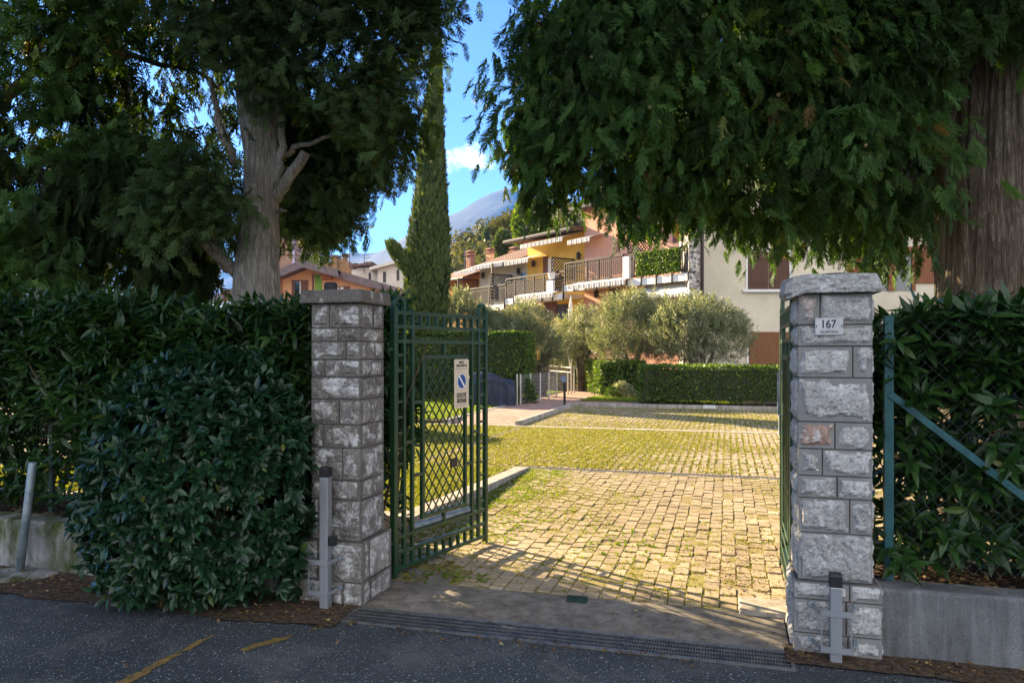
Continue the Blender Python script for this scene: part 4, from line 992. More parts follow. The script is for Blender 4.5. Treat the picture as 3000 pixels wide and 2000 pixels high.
# ---------------------------------------------------------------- trunks
def trunk_mesh(name, pts, rad, mat, parent, seed, ridges=11, amp=0.10, n=72, seg=90, flare=None):
    pts = np.array(pts, float); s = np.linspace(0, 1, len(pts))
    def fn(i, j):
        c = np.stack([np.interp(j, s, pts[:, k]) for k in range(3)], 1); R = np.interp(j, s, rad); a = i * 2 * np.pi
        z = c[:, 2]
        rr_ = 1 + amp * (fbm(np.cos(a) * 1.3 + 7 + z * 0.10, np.sin(a) * 1.3 + 3 + z * .12, seed, 3) - 0.5) * 2
        rid = np.abs(np.sin(a * ridges / 2 + 1.6 * fbm(z * 0.8, a * 0 + 2, seed + 1, 2) * 3 + 1.2 * fbm(np.cos(a) * 2, z * 0.5 + np.sin(a) * 2, seed + 3, 2)))
        fz = np.abs(fbm(a * 5.5 + 1.4 * fbm(a * 2, z * 0.7, seed + 21, 2), z * 0.55, seed + 11, 3) - 0.5) * 2; fz = np.where(i > .96, fz + (0.25 - fz) * (i - .96) / .04, np.where(i < .04, 0.25 + (fz - .25) * i / .04, fz))
        rr_ = rr_ + 0.035 * (rid - 0.6) + 0.16 * (np.clip(fz, 0, 0.35) - 0.2) + 0.05 * (fbm(np.cos(a) * 9 + 30, np.sin(a) * 9 + z * 1.1, seed + 5, 3) - .5)
        knob = fbm(np.cos(a) * 1.7 + 11, np.sin(a) * 1.7 + z * 1.9, seed + 9, 2); rr_ = rr_ + 0.5 * np.clip(knob - 0.70, 0, 1)
        if flare: rr_ = rr_ + flare * np.exp(-(z - pts[0, 2]) / 0.28) * (0.6 + 0.7 * np.sin(a * 3 + seed))
        return c + np.stack([np.cos(a) * R * rr_, np.sin(a) * R * rr_, np.zeros_like(a)], 1)
    V, Fq = grid_mesh(fn, n, seg); return np_mesh(name, V, Fq, mat, parent, smooth=True)
def limb(name, pts, r0, r1, mat, parent, n=8, wob=0.03, seed=1):
    rng = np.random.default_rng(seed); pts = [np.array(p, float) for p in pts]; k = []
    for a, b in zip(pts[:-1], pts[1:]):
        for q in range(4): k.append(a + (b - a) * q / 4 + rng.normal(size=3) * wob)
    k.append(pts[-1]); m = MB(); m.path(k, [r0 + (r1 - r0) * i / (len(k) - 1) for i in range(len(k))], n); return m.build(name, mat, parent, smooth=True)
SP = [spray_template(13, 0.44, s, 0.048, 0.3) for s in (1, 2, 3)]
SPL = [spray_template(10, 0.36, s, 0.055, 0.4) for s in (4, 5, 6)]
SPT = [spray_template(7, 0.55, s, 0.055, 0.12) for s in (7, 8, 9)]
def edge_dist(P, poly):
    d = np.full(len(P), 1e9); n = len(poly)
    for i in range(n):
        a = np.array(poly[i]); b = np.array(poly[(i + 1) % n]); ab = b - a
        t = np.clip(((P - a) @ ab) / (ab @ ab + 1e-12), 0, 1); q = a + t[:, None] * ab
        d = np.minimum(d, np.linalg.norm(P - q, axis=1))
    return d
def crown(parent, mat, outline, Y0, ry, ncl, per, ln, tpls, seed, hang=0.85, outw=0.55, sig=(0.16, 0.16, 0.22), front=0.65, taper=0.8, dyfn=None, inset=0.10, cones=0, holes=0.0, tint=0.45, name='foliage', hs=1.6):
    rng = np.random.default_rng(seed)
    poly = [tuple(pp(x, y, Y0)[[0, 2]]) for x, y in outline]
    C = sample_poly(poly, ncl, rng); ed = edge_dist(C, poly); C = C[ed > inset * rng.uniform(0.3, 1.0, len(C))]
    ed = edge_dist(C, poly)
    if holes > 0:
        k = fbm(C[:, 0] * hs, C[:, 1] * hs * 0.7, seed + 3, 3) > holes; C, ed = C[k], ed[k]
    n = len(C); tp = np.sqrt(np.clip((ed + 0.12) / taper, 0, 1))
    sgn = np.where(rng.uniform(size=n) < front, -1, 1); dy = sgn * ry * tp * rng.uniform(0, 1, n) ** 0.45
    if dyfn is not None: dy = dyfn(C, dy, rng)
    cen = np.stack([C[:, 0], Y0 + dy, C[:, 1]], 1)
    cx = np.mean([p[0] for p in poly])
    od = np.stack([np.clip((cen[:, 0] - cx) * 0.25, -0.7, 0.7) + rng.normal(0, .35, n), np.clip(dy / max(ry, .1), -1, 1) * 1.0 + rng.normal(0, .25, n), np.zeros(n)], 1)
    nn = np.maximum(3, (per * rng.uniform(0.5, 1.5, n)).astype(int)); idx = np.repeat(np.arange(n), nn); N = len(idx)
    P = cen[idx] + rng.normal(size=(N, 3)) * np.array(sig)
    d = od[idx] * outw + np.array([0, 0, -hang]) + rng.normal(size=(N, 3)) * 0.38
    ti = np.clip(tint + (rng.normal(0, 0.16, n))[idx] + rng.normal(0, 0.17, N), 0, 1)
    sc = ln * rng.uniform(0.6, 1.25, N)
    nrm = od[idx] * 1.2 + np.array([0, -0.4, 0.5])
    R = frames(d, rng, nrm, 0.7)
    which = rng.integers(0, len(tpls), N); parts = []
    for w, (tv, tf) in enumerate(tpls):
        k = which == w; parts.append(inst(tv, tf, P[k], R[k], sc[k], ti[k]))
    V, Fq, T = join(parts); o = np_mesh(name, V, Fq, mat, parent, T)
    if cones:
        fr_ = np.where(dy < 0)[0]; pick = rng.choice(fr_, cones)
        for i in pick:
            for q in range(1):
                c = cen[i] + rng.normal(size=3) * np.array([.08, .05, .06]) + np.array([0, -0.16, -0.05]); r = rng.uniform(0.014, 0.023)
                m = MB(); m.path([c - np.array([0, 0, r]), c - np.array([0, 0, r * .6]), c, c + np.array([0, 0, r * .6]), c + np.array([0, 0, r])], [r * .15, r * .8, r, r * .8, r * .15], 7); m.build('cone', M['cone'], parent)
    return o
# ---- right tree
RT = thing('cypress_tree', 'huge drooping cypress with a thick brown trunk rising behind the blue-green wire fence', 'tree', (4.42, 6.9, 0.0))
trunk_mesh('trunk', [(4.38, 6.9, 0.0), (4.38, 6.9, 1.6), (4.37, 6.9, 2.6), (4.37, 6.9, 4.2), (4.36, 6.95, 6.5)], [0.52, 0.44, 0.42, 0.41, 0.38], M['bark_r'], RT, 7, 13, 0.10, 240, 200, 0.18)
for k, (a, b, c, r) in enumerate([((4.2, 6.9, 3.6), (3.2, 6.9, 3.9), (1.6, 7.1, 3.4), .09), ((4.3, 7, 4.4), (2.8, 7.2, 4.9), (0.6, 7.3, 4.4), .10), ((4.3, 6.8, 5.2), (3.0, 6.6, 5.6), (1.5, 6.6, 5.0), .08),
                                  ((4.2, 7.1, 3.2), (3.6, 7.2, 3.3), (3.0, 7.3, 2.9), .05), ((4.5, 6.9, 5.6), (5.4, 6.7, 6.0), (6.2, 6.6, 5.4), .08), ((4.3, 6.8, 4.0), (3.7, 6.6, 3.5), (3.3, 6.5, 3.0), .035)]):
    limb('branch', [a, b, c], r, 0.012, M['bark_r'], RT, seed=k + 3)
for k in range(6, 16):
    r_ = np.random.default_rng(400 + k); x_, y_ = r_.uniform(2250, 2780), r_.uniform(250, 560)
    if k < 6: x_, y_ = r_.uniform(1700, 2200), r_.uniform(60, 480)
    q0 = pp(x_, y_, 7.0 - 1.15 * (k < 6)); q1 = q0 + np.array([r_.normal() * .12, -.05, -.25]); q2 = q1 + np.array([r_.normal() * .10, 0, -.25 - r_.uniform(0, .25)])
    limb('twig', [q0, q1, q2], .009, .003, M['bark_l'], RT, 5, 0.02, k + 70)
RTP = [(1640, -900), (1600, -300), (1640, 0), (1575, 45), (1550, 62), (1535, 110), (1505, 150), (1485, 220), (1460, 270), (1400, 300), (1345, 340), (1348, 375), (1400, 395), (1440, 410), (1480, 415), (1500, 440), (1515, 480), (1530, 530), (1545, 570),
       (1640, 580), (1730, 575), (1775, 625), (1828, 715), (1862, 680), (1880, 610), (1960, 600), (2010, 610), (2060, 605), (2100, 640), (2160, 615), (2192, 655), (2232, 690), (2280, 668), (2332, 730), (2372, 680), (2420, 660), (2480, 680), (2560, 690), (2640, 680), (2765, 690), (2785, 480), (2800, 150), (3050, 110), (3500, 60), (3900, -900)]
def dyr(C, dy, rng):
    px = CX + C[:, 0] / 7.2 * F; py = HY - (C[:, 1] - EYE) / 7.2 * F
    return np.where((px > 2600) & (py > 60), 0.55 + 0.8 * rng.uniform(size=len(dy)), dy)
def overhead(parent, mat, x0, x1, seed, n=1300):  # unseen foliage added above the view to darken the road and pillars
    rng = np.random.default_rng(seed); P = np.stack([rng.uniform(x0, x1, n), rng.uniform(1.2, 6.4, n), rng.uniform(5.3, 7.2, n)], 1)
    k = fbm(P[:, 0] * .8, P[:, 1] * .8, seed) > .42; P = P[k]; n = len(P)
    d = np.stack([rng.normal(0, .5, n), np.full(n, -.8), np.full(n, -.35)], 1) + rng.normal(size=(n, 3)) * .3
    V, Fq, T = inst(*SP[0], P, frames(d, rng, np.array([0, 0, 2.0]), .6), rng.uniform(.5, .85, n), np.clip(rng.normal(.45, .2, n), 0, 1)); np_mesh('added_shade_foliage', V, Fq, mat, parent, T)
crown(RT, M['cypress'], RTP, 7.2, 1.25, 1300, 47, 0.186, SP, 51, 0.85, 0.6, (0.12, 0.12, 0.17), 0.6, 0.9, dyr, 0.13, 90)
crown(RT, M['cypress'], [(2250, -150), (3150, -150), (3150, 300), (2960, 560), (2960, 690), (2500, 680), (2250, 640)], 8.4, 0.5, 260, 26, 0.25, SP, 57, 0.9, 0.3, (0.14, 0.14, 0.18), 0.6, 0.5, None, 0.05, name='rear_foliage')
crown(RT, M['cypress'], [(2740, -400), (3300, -400), (3300, 90), (3040, 70), (2900, 110), (2760, 60)], 6.1, 0.4, 60, 26, 0.22, SP, 59, 0.9, 0.4, (0.12, 0.12, 0.15), 0.6, 0.5, None, 0.05, name='near_foliage')
overhead(RT, M['cypress'], 0.3, 6.5, 58, 350)
# ---- left tree
LTR = thing('cypress_tree', 'old cypress with a pale gnarled trunk in front of the brick tower block', 'tree', (-2.52, 7.55, 0.0))
def tx(x, y): return pp(x, y, 7.55)
trunk_mesh('trunk', [tuple(tx(752, 1100) * [1, 1, 0]), tuple(tx(752, 880)), tuple(tx(752, 780)), tuple(tx(764, 600)), tuple(tx(768, 450)), tuple(tx(758, 330)), tuple(tx(742, 150)), tuple(tx(740, -400))], [0.32, 0.235, 0.212, 0.165, 0.18, 0.21, 0.20, 0.12], M['bark_l'], LTR, 3, 9, 0.10, 180, 200, 0.25)
for k, (a, b, c, r, r2) in enumerate([(tx(800, 590), tx(850, 540), tx(912, 462), .065, .05), (tx(800, 560), tx(835, 480), tx(845, 330), .05, .03), (tx(835, 450), tx(880, 440), tx(1050, 395), .035, .012), (tx(700, 480), tx(668, 420), tx(640, 250), .045, .02),
                                      (tx(690, 800), tx(655, 745), tx(622, 655), .06, .05), (tx(672, 790), tx(640, 750), tx(612, 700), .05, .045), (tx(800, 300), tx(820, 200), tx(790, 60), .05, .03), (tx(770, 320), tx(755, 230), tx(745, 150), .045, .03), (tx(812, 624), tx(835, 626), tx(852, 628), .016, .010)]):
    b = b + np.array([0, -.12, 0]); c = c + np.array([0, -.2, 0]); limb('branch', [a, b, c], r, r2, M['bark_l'], LTR, 9, 0.012, k + 20)
limb('twig', [tx(675, 460) + [0, -.3, 0], tx(665, 300) + [0, -.35, 0], tx(650, 210) + [0, -.4, 0]], .009, .004, M['bark_l'], LTR, 5, 0.02, 5)
limb('twig', [tx(695, 415) + [0, -.3, 0], tx(672, 350) + [0, -.35, 0], tx(690, 230) + [0, -.4, 0]], .008, .004, M['bark_l'], LTR, 5, 0.02, 6)
LP1 = [(380, -900), (1370, -900), (1335, -100), (1330, 0), (1316, 85), (1285, 130), (1290, 225), (1275, 205), (1255, 215), (1232, 250), (1208, 300), (1215, 330), (1208, 420), (1185, 480), (1165, 515), (1140, 520), (1080, 535), (1062, 520), (1052, 595), (1020, 560), (1000, 600), (1032, 655), (1000, 695), (955, 690), (900, 705), (880, 770), (858, 735), (835, 705), (820, 620), (822, 400), (800, 340), (720, 290), (690, 280), (640, 260), (600, 200), (560, 120), (520, 60), (440, 0)]
def dyl(C, dy, rng):
    X = C[:, 0]; Z = C[:, 1]; px = CX + X / 7.6 * F; py = HY - (Z - EYE) / 7.6 * F
    inner = (px > 640) & (px < 1060) & (py > 330)
    return np.where(inner, 0.35 + 0.9 * rng.uniform(size=len(dy)), dy)
crown(LTR, M['cypress2'], LP1, 7.6, 1.0, 860, 34, 0.165, SPT, 61, 0.45, 0.7, (0.15, 0.15, 0.13), 0.65, 0.7, dyl, 0.19, 30)
overhead(LTR, M['cypress2'], -6.0, 0.2, 68, 350)
crown(LTR, M['cypress2'], [(818, 330), (1060, 330), (1050, 570), (1005, 640), (890, 690), (845, 670), (818, 600)], 8.5, 0.5, 130, 26, 0.20, SPT, 63, 0.6, 0.5, (0.14, 0.14, 0.14), 0.5, 0.5, None, 0.05, name='rear_foliage')
LP2 = [(410, 660), (430, 590), (500, 540), (480, 500), (560, 470), (640, 480), (680, 520), (690, 600), (685, 680), (620, 690), (540, 680), (470, 690)]
crown(LTR, M['cypress2'], LP2, 7.3, 0.45, 60, 24, 0.20, SPT, 62, 0.35, 0.8, (0.13, 0.12, 0.12), 0.7, 0.4, None, 0.05, 0, name='low_foliage')
# ---- dark trees farther left
L3 = thing('cypress_tree', 'dark cypress with hanging curtains of foliage and bare limbs, beyond the leaning steel pole', 'tree', (-7.1, 9.2, 0.0))
def t3(x, y, dy=0.0): return pp(x, y, 9.2 + dy)
trunk_mesh('trunk', [(-7.1, 9.2, 0), (-7.1, 9.2, 2.0), (-7.05, 9.2, 4.5), (-7.0, 9.2, 8)], [.34, .28, .24, .14], M['bark_r'], L3, 13, 9, 0.1, 40, 50, 0.2)
for k, (pts, r, r2) in enumerate([([(-7.0, 9.2, 3.9), t3(20, 490), t3(130, 520), t3(260, 640), t3(330, 760)], .13, .02), ([(-7.0, 9.2, 4.6), t3(0, 300), t3(90, 210), t3(250, 120)], .12, .03), ([(-7.0, 9.2, 3.3), t3(60, 515), t3(150, 500)], .06, .02),
                                  ([t3(150, 540), t3(170, 650), t3(235, 770)], .05, .015), ([t3(330, 120), t3(380, 300), t3(430, 520)], .07, .02), ([t3(180, 600), t3(230, 690), t3(280, 700)], .03, .01), ([t3(250, 120), t3(420, 160), t3(640, 260)], .05, .02)]):
    limb('branch', pts, r, r2, M['bark_r'], L3, 8, 0.05, k + 50)
L3P = [(-700, -900), (520, -900), (600, -100), (640, 120), (680, 300), (640, 470), (560, 700), (500, 850), (420, 860), (300, 870), (60, 880), (-120, 880), (-700, 800)]
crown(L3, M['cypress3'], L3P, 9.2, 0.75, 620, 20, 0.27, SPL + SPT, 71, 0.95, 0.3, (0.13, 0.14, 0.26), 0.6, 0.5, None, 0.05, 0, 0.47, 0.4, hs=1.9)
crown(L3, M['cypress3'], [(-1700, -300), (-60, -300), (-60, 870), (-1700, 880)], 9.8, 0.9, 260, 20, 0.36, SPL, 75, 0.9, 0.3, (0.16, 0.16, 0.26), 0.6, 0.5, None, 0.05)  # unseen foliage past the left edge, added to keep sun off the road
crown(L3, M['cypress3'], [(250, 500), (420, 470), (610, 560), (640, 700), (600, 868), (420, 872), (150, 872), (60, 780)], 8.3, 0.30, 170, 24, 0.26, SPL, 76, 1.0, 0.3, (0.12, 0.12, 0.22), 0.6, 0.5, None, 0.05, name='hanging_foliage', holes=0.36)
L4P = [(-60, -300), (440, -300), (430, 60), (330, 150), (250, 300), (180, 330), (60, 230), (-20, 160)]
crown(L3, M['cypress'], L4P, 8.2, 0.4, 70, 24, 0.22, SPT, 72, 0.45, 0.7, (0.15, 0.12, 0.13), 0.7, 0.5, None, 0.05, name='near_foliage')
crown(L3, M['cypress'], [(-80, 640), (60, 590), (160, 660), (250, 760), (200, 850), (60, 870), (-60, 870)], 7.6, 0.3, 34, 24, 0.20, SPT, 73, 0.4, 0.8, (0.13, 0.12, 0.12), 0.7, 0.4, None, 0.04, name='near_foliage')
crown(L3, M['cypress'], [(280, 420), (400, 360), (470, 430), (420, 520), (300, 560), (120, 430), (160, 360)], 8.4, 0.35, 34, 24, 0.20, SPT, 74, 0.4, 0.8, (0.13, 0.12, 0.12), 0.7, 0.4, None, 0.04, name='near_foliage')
# ---- column cypress
CCY = 25.0
CT = thing('column_cypress', 'tall slim columnar cypress with one stub limb, rising between the houses', 'tree', (pp(1250, 900, CCY)[0], CCY, 0.0))
prof = [(1052, 1248, 56), (900, 1248, 62), (850, 1252, 62), (780, 1253, 66), (700, 1257, 61), (620, 1260, 50), (480, 1265, 38), (368, 1268.5, 28.5), (225, 1277, 15), (160, 1280, 8), (115, 1282, 2)]
zz = np.array([pp(0, y, CCY)[2] for y, _, _ in prof])[::-1]; xx = np.array([pp(c, 0, CCY)[0] for _, c, _ in prof])[::-1]; rr_ = np.array([w / F * CCY for _, _, w in prof])[::-1]
o_ = np.argsort(zz); zz, xx, rr_ = zz[o_], xx[o_], rr_[o_]
zmin = 0.05
rng = np.random.default_rng(81); n = 15000
z = zmin + (zz[-1] - zmin) * (1 - rng.uniform(size=n) ** 0.75); a = rng.uniform(0, 2 * np.pi, n)
lum = 1 + np.interp(z, [0, 4, 6, 9], [.10, .16, .09, .05]) * (fbm(a * 1.6, z * 0.9, 5, 3) - 0.5) * 2
r = np.interp(z, zz, rr_) * lum * rng.uniform(0.86, 1.02, n)
P = np.stack([np.interp(z, zz, xx) + np.cos(a) * r, CCY + np.sin(a) * r, z], 1)
d = np.stack([np.cos(a) * 0.30, np.sin(a) * 0.30, np.full(n, 1.0)], 1) + rng.normal(size=(n, 3)) * 0.22
R = frames(d, rng, np.stack([np.cos(a), np.sin(a), np.zeros(n)], 1) * 1.6, 0.5); tv, tf = SPT[0]
k = rng.integers(0, 2, n); V, Fq, T = inst(*quad_template(0.45), P, R, rng.uniform(0.10, 0.26, n), np.clip(0.45 + rng.normal(0, .2, n) + (fbm(a * 2, z * 1.2, 9) - .5) * .8, 0, 1))
np_mesh('foliage', V, Fq, M['column'], CT, T)
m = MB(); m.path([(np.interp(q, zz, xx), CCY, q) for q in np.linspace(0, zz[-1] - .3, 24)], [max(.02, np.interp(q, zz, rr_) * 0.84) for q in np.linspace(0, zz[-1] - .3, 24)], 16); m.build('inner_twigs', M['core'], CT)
e0, e1, e2 = pp(1235, 815, CCY - .1), pp(1190, 775, CCY - .4), pp(1148, 722, CCY - .5); n = 1300
tt = rng.uniform(size=n); ce = np.where(tt[:, None] < .5, e0 + (e1 - e0) * (tt * 2)[:, None], e1 + (e2 - e1) * (tt * 2 - 1)[:, None]); a = rng.normal(size=(n, 3)); a /= np.linalg.norm(a, axis=1, keepdims=True)
P = ce + a * np.interp(tt, [0, .7, 1], [.34, .22, .16])[:, None]
d = a * .5 + (e2 - e0) / np.linalg.norm(e2 - e0) + rng.normal(size=(n, 3)) * .2 + np.array([0, 0, .5])
V, Fq, T = inst(*quad_template(0.45), P, frames(d, rng, a * 1.5, .5), rng.uniform(.10, .24, n), np.clip(.55 + rng.normal(0, .2, n), 0, 1)); np_mesh('limb_foliage', V, Fq, M['column'], CT, T)
m = MB(); m.path([e0, e1, e2], [.27, .17, .08], 10); m.build('limb', M['core'], CT)
# ---- olives
SPG_V = []; SPG_F = []
for k in range(10):
    t_ = k / 10; a_ = 2.4 * k; dx = np.array([0.75, 0.66 * math.cos(a_), 0.66 * math.sin(a_)]); dx /= np.linalg.norm(dx); s_ = np.cross(dx, [0.2, math.sin(a_), -math.cos(a_)]); s_ /= np.linalg.norm(s_)
    p = np.array([t_, 0, 0]); b = len(SPG_V); ln_ = 0.36
    SPG_V += [p, p + dx * ln_ * .5 - s_ * 0.055, p + dx * ln_, p + dx * ln_ * .5 + s_ * 0.055]; SPG_F.append((b, b + 1, b + 2, b + 3))
SPG = (np.array(SPG_V), np.array(SPG_F))
def olive(label, base, lumps, n, seed, forks, tr=0.11, cut=0.0):
    rng = np.random.default_rng(seed); t = thing('olive_tree', label, 'tree', base, 'olive trees in front of the houses')
    w = np.array([(l[1][0] * l[1][2]) for l in lumps]); w /= w.sum(); which = rng.choice(len(lumps), n, p=w); a = rng.normal(size=(n, 3)); a /= np.linalg.norm(a, axis=1, keepdims=True)
    c = np.array([l[0] for l in lumps])[which]; R3 = np.array([l[1] for l in lumps])[which]
    q = a * (rng.uniform(0.25, 1.0, n) ** 0.5)[:, None] * (1 + 0.30 * (fbm(a[:, 0] * 2.2 + which, a[:, 2] * 2.2 + a[:, 1], seed) - .5) * 2)[:, None]
    P = c + q * R3 * np.where(q[:, 2:] < 0, 1.12, 1.0); d = a * 0.6 + np.array([0, 0, 0.85]) + rng.normal(size=(n, 3)) * .4
    up = (a[:, 2] > .3) & (rng.uniform(size=n) < .3); sc = rng.uniform(.16, .30, n) * np.where(up, 1.5, 1); d[up] = d[up] + np.array([0, 0, .7])
    lp = rng.normal(0, .12, len(lumps))[which]
    V, Fq, T = inst(*SPG, P, frames(d, rng), sc, np.clip(0.48 + lp + rng.normal(0, .22, n), 0, 1)); np_mesh('foliage', V, Fq, M['olive'], t, T)
    base = np.array(base, float); m = MB()
    for f in forks:
        pts = [base, base + np.array([f[0] * .25, f[1] * .25, f[2] * .45]), base + np.array([f[0] * .6, f[1] * .6, f[2] * .75]), base + np.array(f)]
        m.path(pts, [tr * 1.25, tr, tr * .75, tr * .3], 9)
    m.build('trunk', M['bark_o'], t, smooth=True); return t
def lump(x, y, rx, rz, Y, ry=None):
    p = pp(x, y, Y); k = Y / F; p[2] -= 14 * k; return (tuple(p), (rx * k * 1.12, ry or min(1.3, rx * k), rz * k * 0.86))
B = lambda x, Y: (pp(x, 0, Y)[0], Y, 0.05)
olive('grey-green olive tree behind the tall block-shaped hedge, next to the column cypress', B(1345, 27), [lump(1345, 935, 105, 62, 27), lump(1300, 905, 45, 45, 27), lump(1420, 950, 60, 60, 27), lump(1340, 880, 40, 45, 27)], 2300, 91, [(0, 0, 1.6), (-.5, 0, 2), (.6, .1, 2)])
olive('olive tree with a thick dark trunk beside the wire fence and brick path', B(1580, 26), [lump(1510, 975, 85, 75, 26), lump(1580, 1000, 70, 65, 26), lump(1545, 925, 60, 50, 26), lump(1612, 1045, 40, 30, 26)], 2300, 92, [(-.5, 0, 1.7), (.15, 0, 1.5), (.45, -.1, 2.1)], 0.20)
olive('small round olive tree between the path and the pink house', B(1702, 29.2), [lump(1690, 985, 82, 65, 29.2), lump(1650, 1010, 55, 50, 29.2), lump(1735, 1010, 50, 42, 29.2), lump(1712, 925, 45, 45, 29.2)], 1900, 93, [(-.25, 0, 1.9), (.45, 0, 1.9), (.1, 0, 2.2)])
olive('large olive tree in front of the white awning, behind the clipped hedge', B(1850, 26.3), [lump(1850, 960, 110, 95, 26.3), lump(1800, 1000, 60, 60, 26.3), lump(1920, 985, 70, 75, 26.3), lump(1840, 890, 70, 50, 26.3), lump(1900, 890, 55, 40, 26.3)], 2900, 94, [(-.3, 0, 1.8), (.4, 0, 2.0)])
olive('broad olive tree in front of the cream wall and brown garage door', B(2060, 24.6), [lump(2050, 970, 125, 85, 24.6), lump(1985, 960, 70, 85, 24.6), lump(2125, 985, 65, 70, 24.6), lump(2040, 905, 90, 45, 24.6), lump(2140, 935, 40, 40, 24.6)], 3200, 95, [(-.55, 0, 1.55), (.35, 0, 1.6), (0, .1, 2.0)])
# ---- clipped hedges
def clipped(label, poly, z0, h, n, seed, ls, mat='boxhedge', tint=0.5, top=0.3, gaps=True):
    rng = np.random.default_rng(seed); poly = [np.array(p, float) for p in poly]; c = sum(poly) / len(poly)
    t = thing('clipped_hedge', label, 'hedge', (c[0], c[1], z0))
    segs = []; per = []
    for i in range(len(poly)):
        a, b = poly[i], poly[(i + 1) % len(poly)]; per.append(np.linalg.norm(b - a) * h); segs.append((a, b))
    area = sum(per); P = []; Nn = []
    for (a, b), ar in zip(segs, per):
        k = int(n * (1 - top) * ar / area); s = rng.uniform(size=k); z = z0 + h * rng.uniform(0.02, 1, k); d = (b - a) / np.linalg.norm(b - a); nn = np.array([d[1], -d[0]])
        if nn @ (c - (a + b) / 2) > 0: nn = -nn
        off = -np.abs(rng.normal(0, .05, k)) + 0.06 * (fbm(s * np.linalg.norm(b - a) * 1.6, z * 1.6, seed) - .5) * 2
        xy = a + s[:, None] * (b - a) + nn * off[:, None]
        keep = (rng.uniform(size=k) < np.clip((z - z0) / (h * .14), .25, 1)) if gaps else np.ones(k, bool)
        P.append(np.column_stack([xy, z])[keep]); Nn.append(np.tile([nn[0], nn[1], 0.25], (keep.sum(), 1)))
    k = int(n * top); q = sample_poly([tuple(p) for p in poly], k, rng); zt = z0 + h - np.abs(rng.normal(0, .04, k)) + 0.05 * (fbm(q[:, 0] * 1.5, q[:, 1] * 1.5, seed + 2) - .5) * 2
    P.append(np.column_stack([q, zt])); Nn.append(np.tile([0, 0, 1.0], (k, 1)))
    P = np.concatenate(P); Nn = np.concatenate(Nn); n = len(P)
    d = Nn * .35 + rng.normal(size=(n, 3)) * .8 + np.array([0, 0, .3])
    V, Fq, T = inst(*quad_template(.55), P, frames(d, rng, Nn * 1.3, .8), ls * rng.uniform(.7, 1.3, n), np.clip(tint + rng.normal(0, .22, n) + (fbm(P[:, 0] * 1.3 + P[:, 1], P[:, 2] * 1.5, seed + 4) - .5) * .6, 0, 1))
    np_mesh('foliage', V, Fq, M[mat], t, T)
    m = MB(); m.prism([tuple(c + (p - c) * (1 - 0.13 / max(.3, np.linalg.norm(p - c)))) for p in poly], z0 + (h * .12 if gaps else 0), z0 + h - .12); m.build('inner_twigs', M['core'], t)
    st = MB(); 
    for i in range(10):
        q = sample_poly([tuple(c + (p - c) * .8) for p in poly], 1, rng)[0]; st.tube((q[0], q[1], z0 - .06), (q[0], q[1], z0 + .3), .02, .015, 6)
    st.build('stems', M['stem'], t); return t
def LP(*uv): return [L(u, v)[:2] for u, v in uv]
c0 = np.array(gp(1872, 1183, 0.085)[:2]); u_, v_ = toL(*c0)
clipped('long low clipped hedge with one sunlit end, along the far side of the courtyard', LP((u_, v_), (10.5, v_), (10.5, v_ + 1.0), (u_, v_ + 1.0)), 0.085, 1.12, 28000, 101, 0.085)
a = gp(1757, 1160, .085)[:2]; b = gp(1692, 1139, .085)[:2]
clipped('clipped hedge with a bright leafy side beside the brick path', [a, b, b + np.array([1.6, -.3]), np.array([4.6, a[1] - .35])], 0.085, 1.2, 14000, 102, 0.10)
Y_ = 23.9
clipped('tall block-shaped clipped hedge behind the covered motorbike', [(-4.6, Y_ + .6), (0.53, Y_), (0.75, Y_ + 1.0), (-4.4, Y_ + 1.6)], 0.05, 2.17, 24000, 103, 0.095)
clipped('dark clipped hedge far along the brick path, behind the thick olive trunk', [pp(1600, 0, 33)[:2], pp(1700, 0, 33)[:2], pp(1700, 0, 34)[:2], pp(1600, 0, 34)[:2]], 0.05, 1.35, 3000, 104, 0.12)
clipped('tall garden hedge glimpsed under the laurel hedge near the steel pole', [(-17, 19.5), (-5.2, 17.6), (-5.0, 18.5), (-17, 20.5)], 0.05, 2.4, 9000, 105, 0.14)
rng = np.random.default_rng(106)
def small_shrub(label, c, r, n, mat, ls, seed, tint=.6, name='small_shrub'):
    rng = np.random.default_rng(seed); a = rng.normal(size=(n, 3)); a[:, 2] = np.abs(a[:, 2]); a /= np.linalg.norm(a, axis=1, keepdims=True)
    P = np.array(c) + a * np.array(r) * (rng.uniform(.3, 1, n) ** .5)[:, None]; d = a + np.array([0, 0, .5]) + rng.normal(size=(n, 3)) * .4
    V, Fq, T = inst(*quad_template(.3), P, frames(d, rng), ls * rng.uniform(.6, 1.3, n), np.clip(tint + rng.normal(0, .2, n), 0, 1))
    t = thing(name, label, 'shrub', c); np_mesh('foliage', V, Fq, M[mat], t, T)
    stems('stems', [np.array(c) + rng.normal(size=3) * np.array([r[0] * .3, r[1] * .3, 0]) for i in range(7)], r[2] * .9, M['stem'], t, rng, .008); return t
small_shrub('small pale silvery shrub in front of the clipped hedge by the path', (*gp(1822, 1164, .085)[:2], .085), (.45, .3, .5), 900, 'olive', .13, 107, .7)
small_shrub('low dark leafy plant at the foot of the tall clipped hedge', (*gp(1540, 1182, .07)[:2], .07), (.30, .3, .75), 700, 'boxhedge', .13, 108, .2)
small_shrub('low green shrub between the clipped hedge and its sunlit neighbour', (*gp(1792, 1166, .085)[:2], .085), (.25, .25, .4), 400, 'boxhedge', .11, 109, .4)
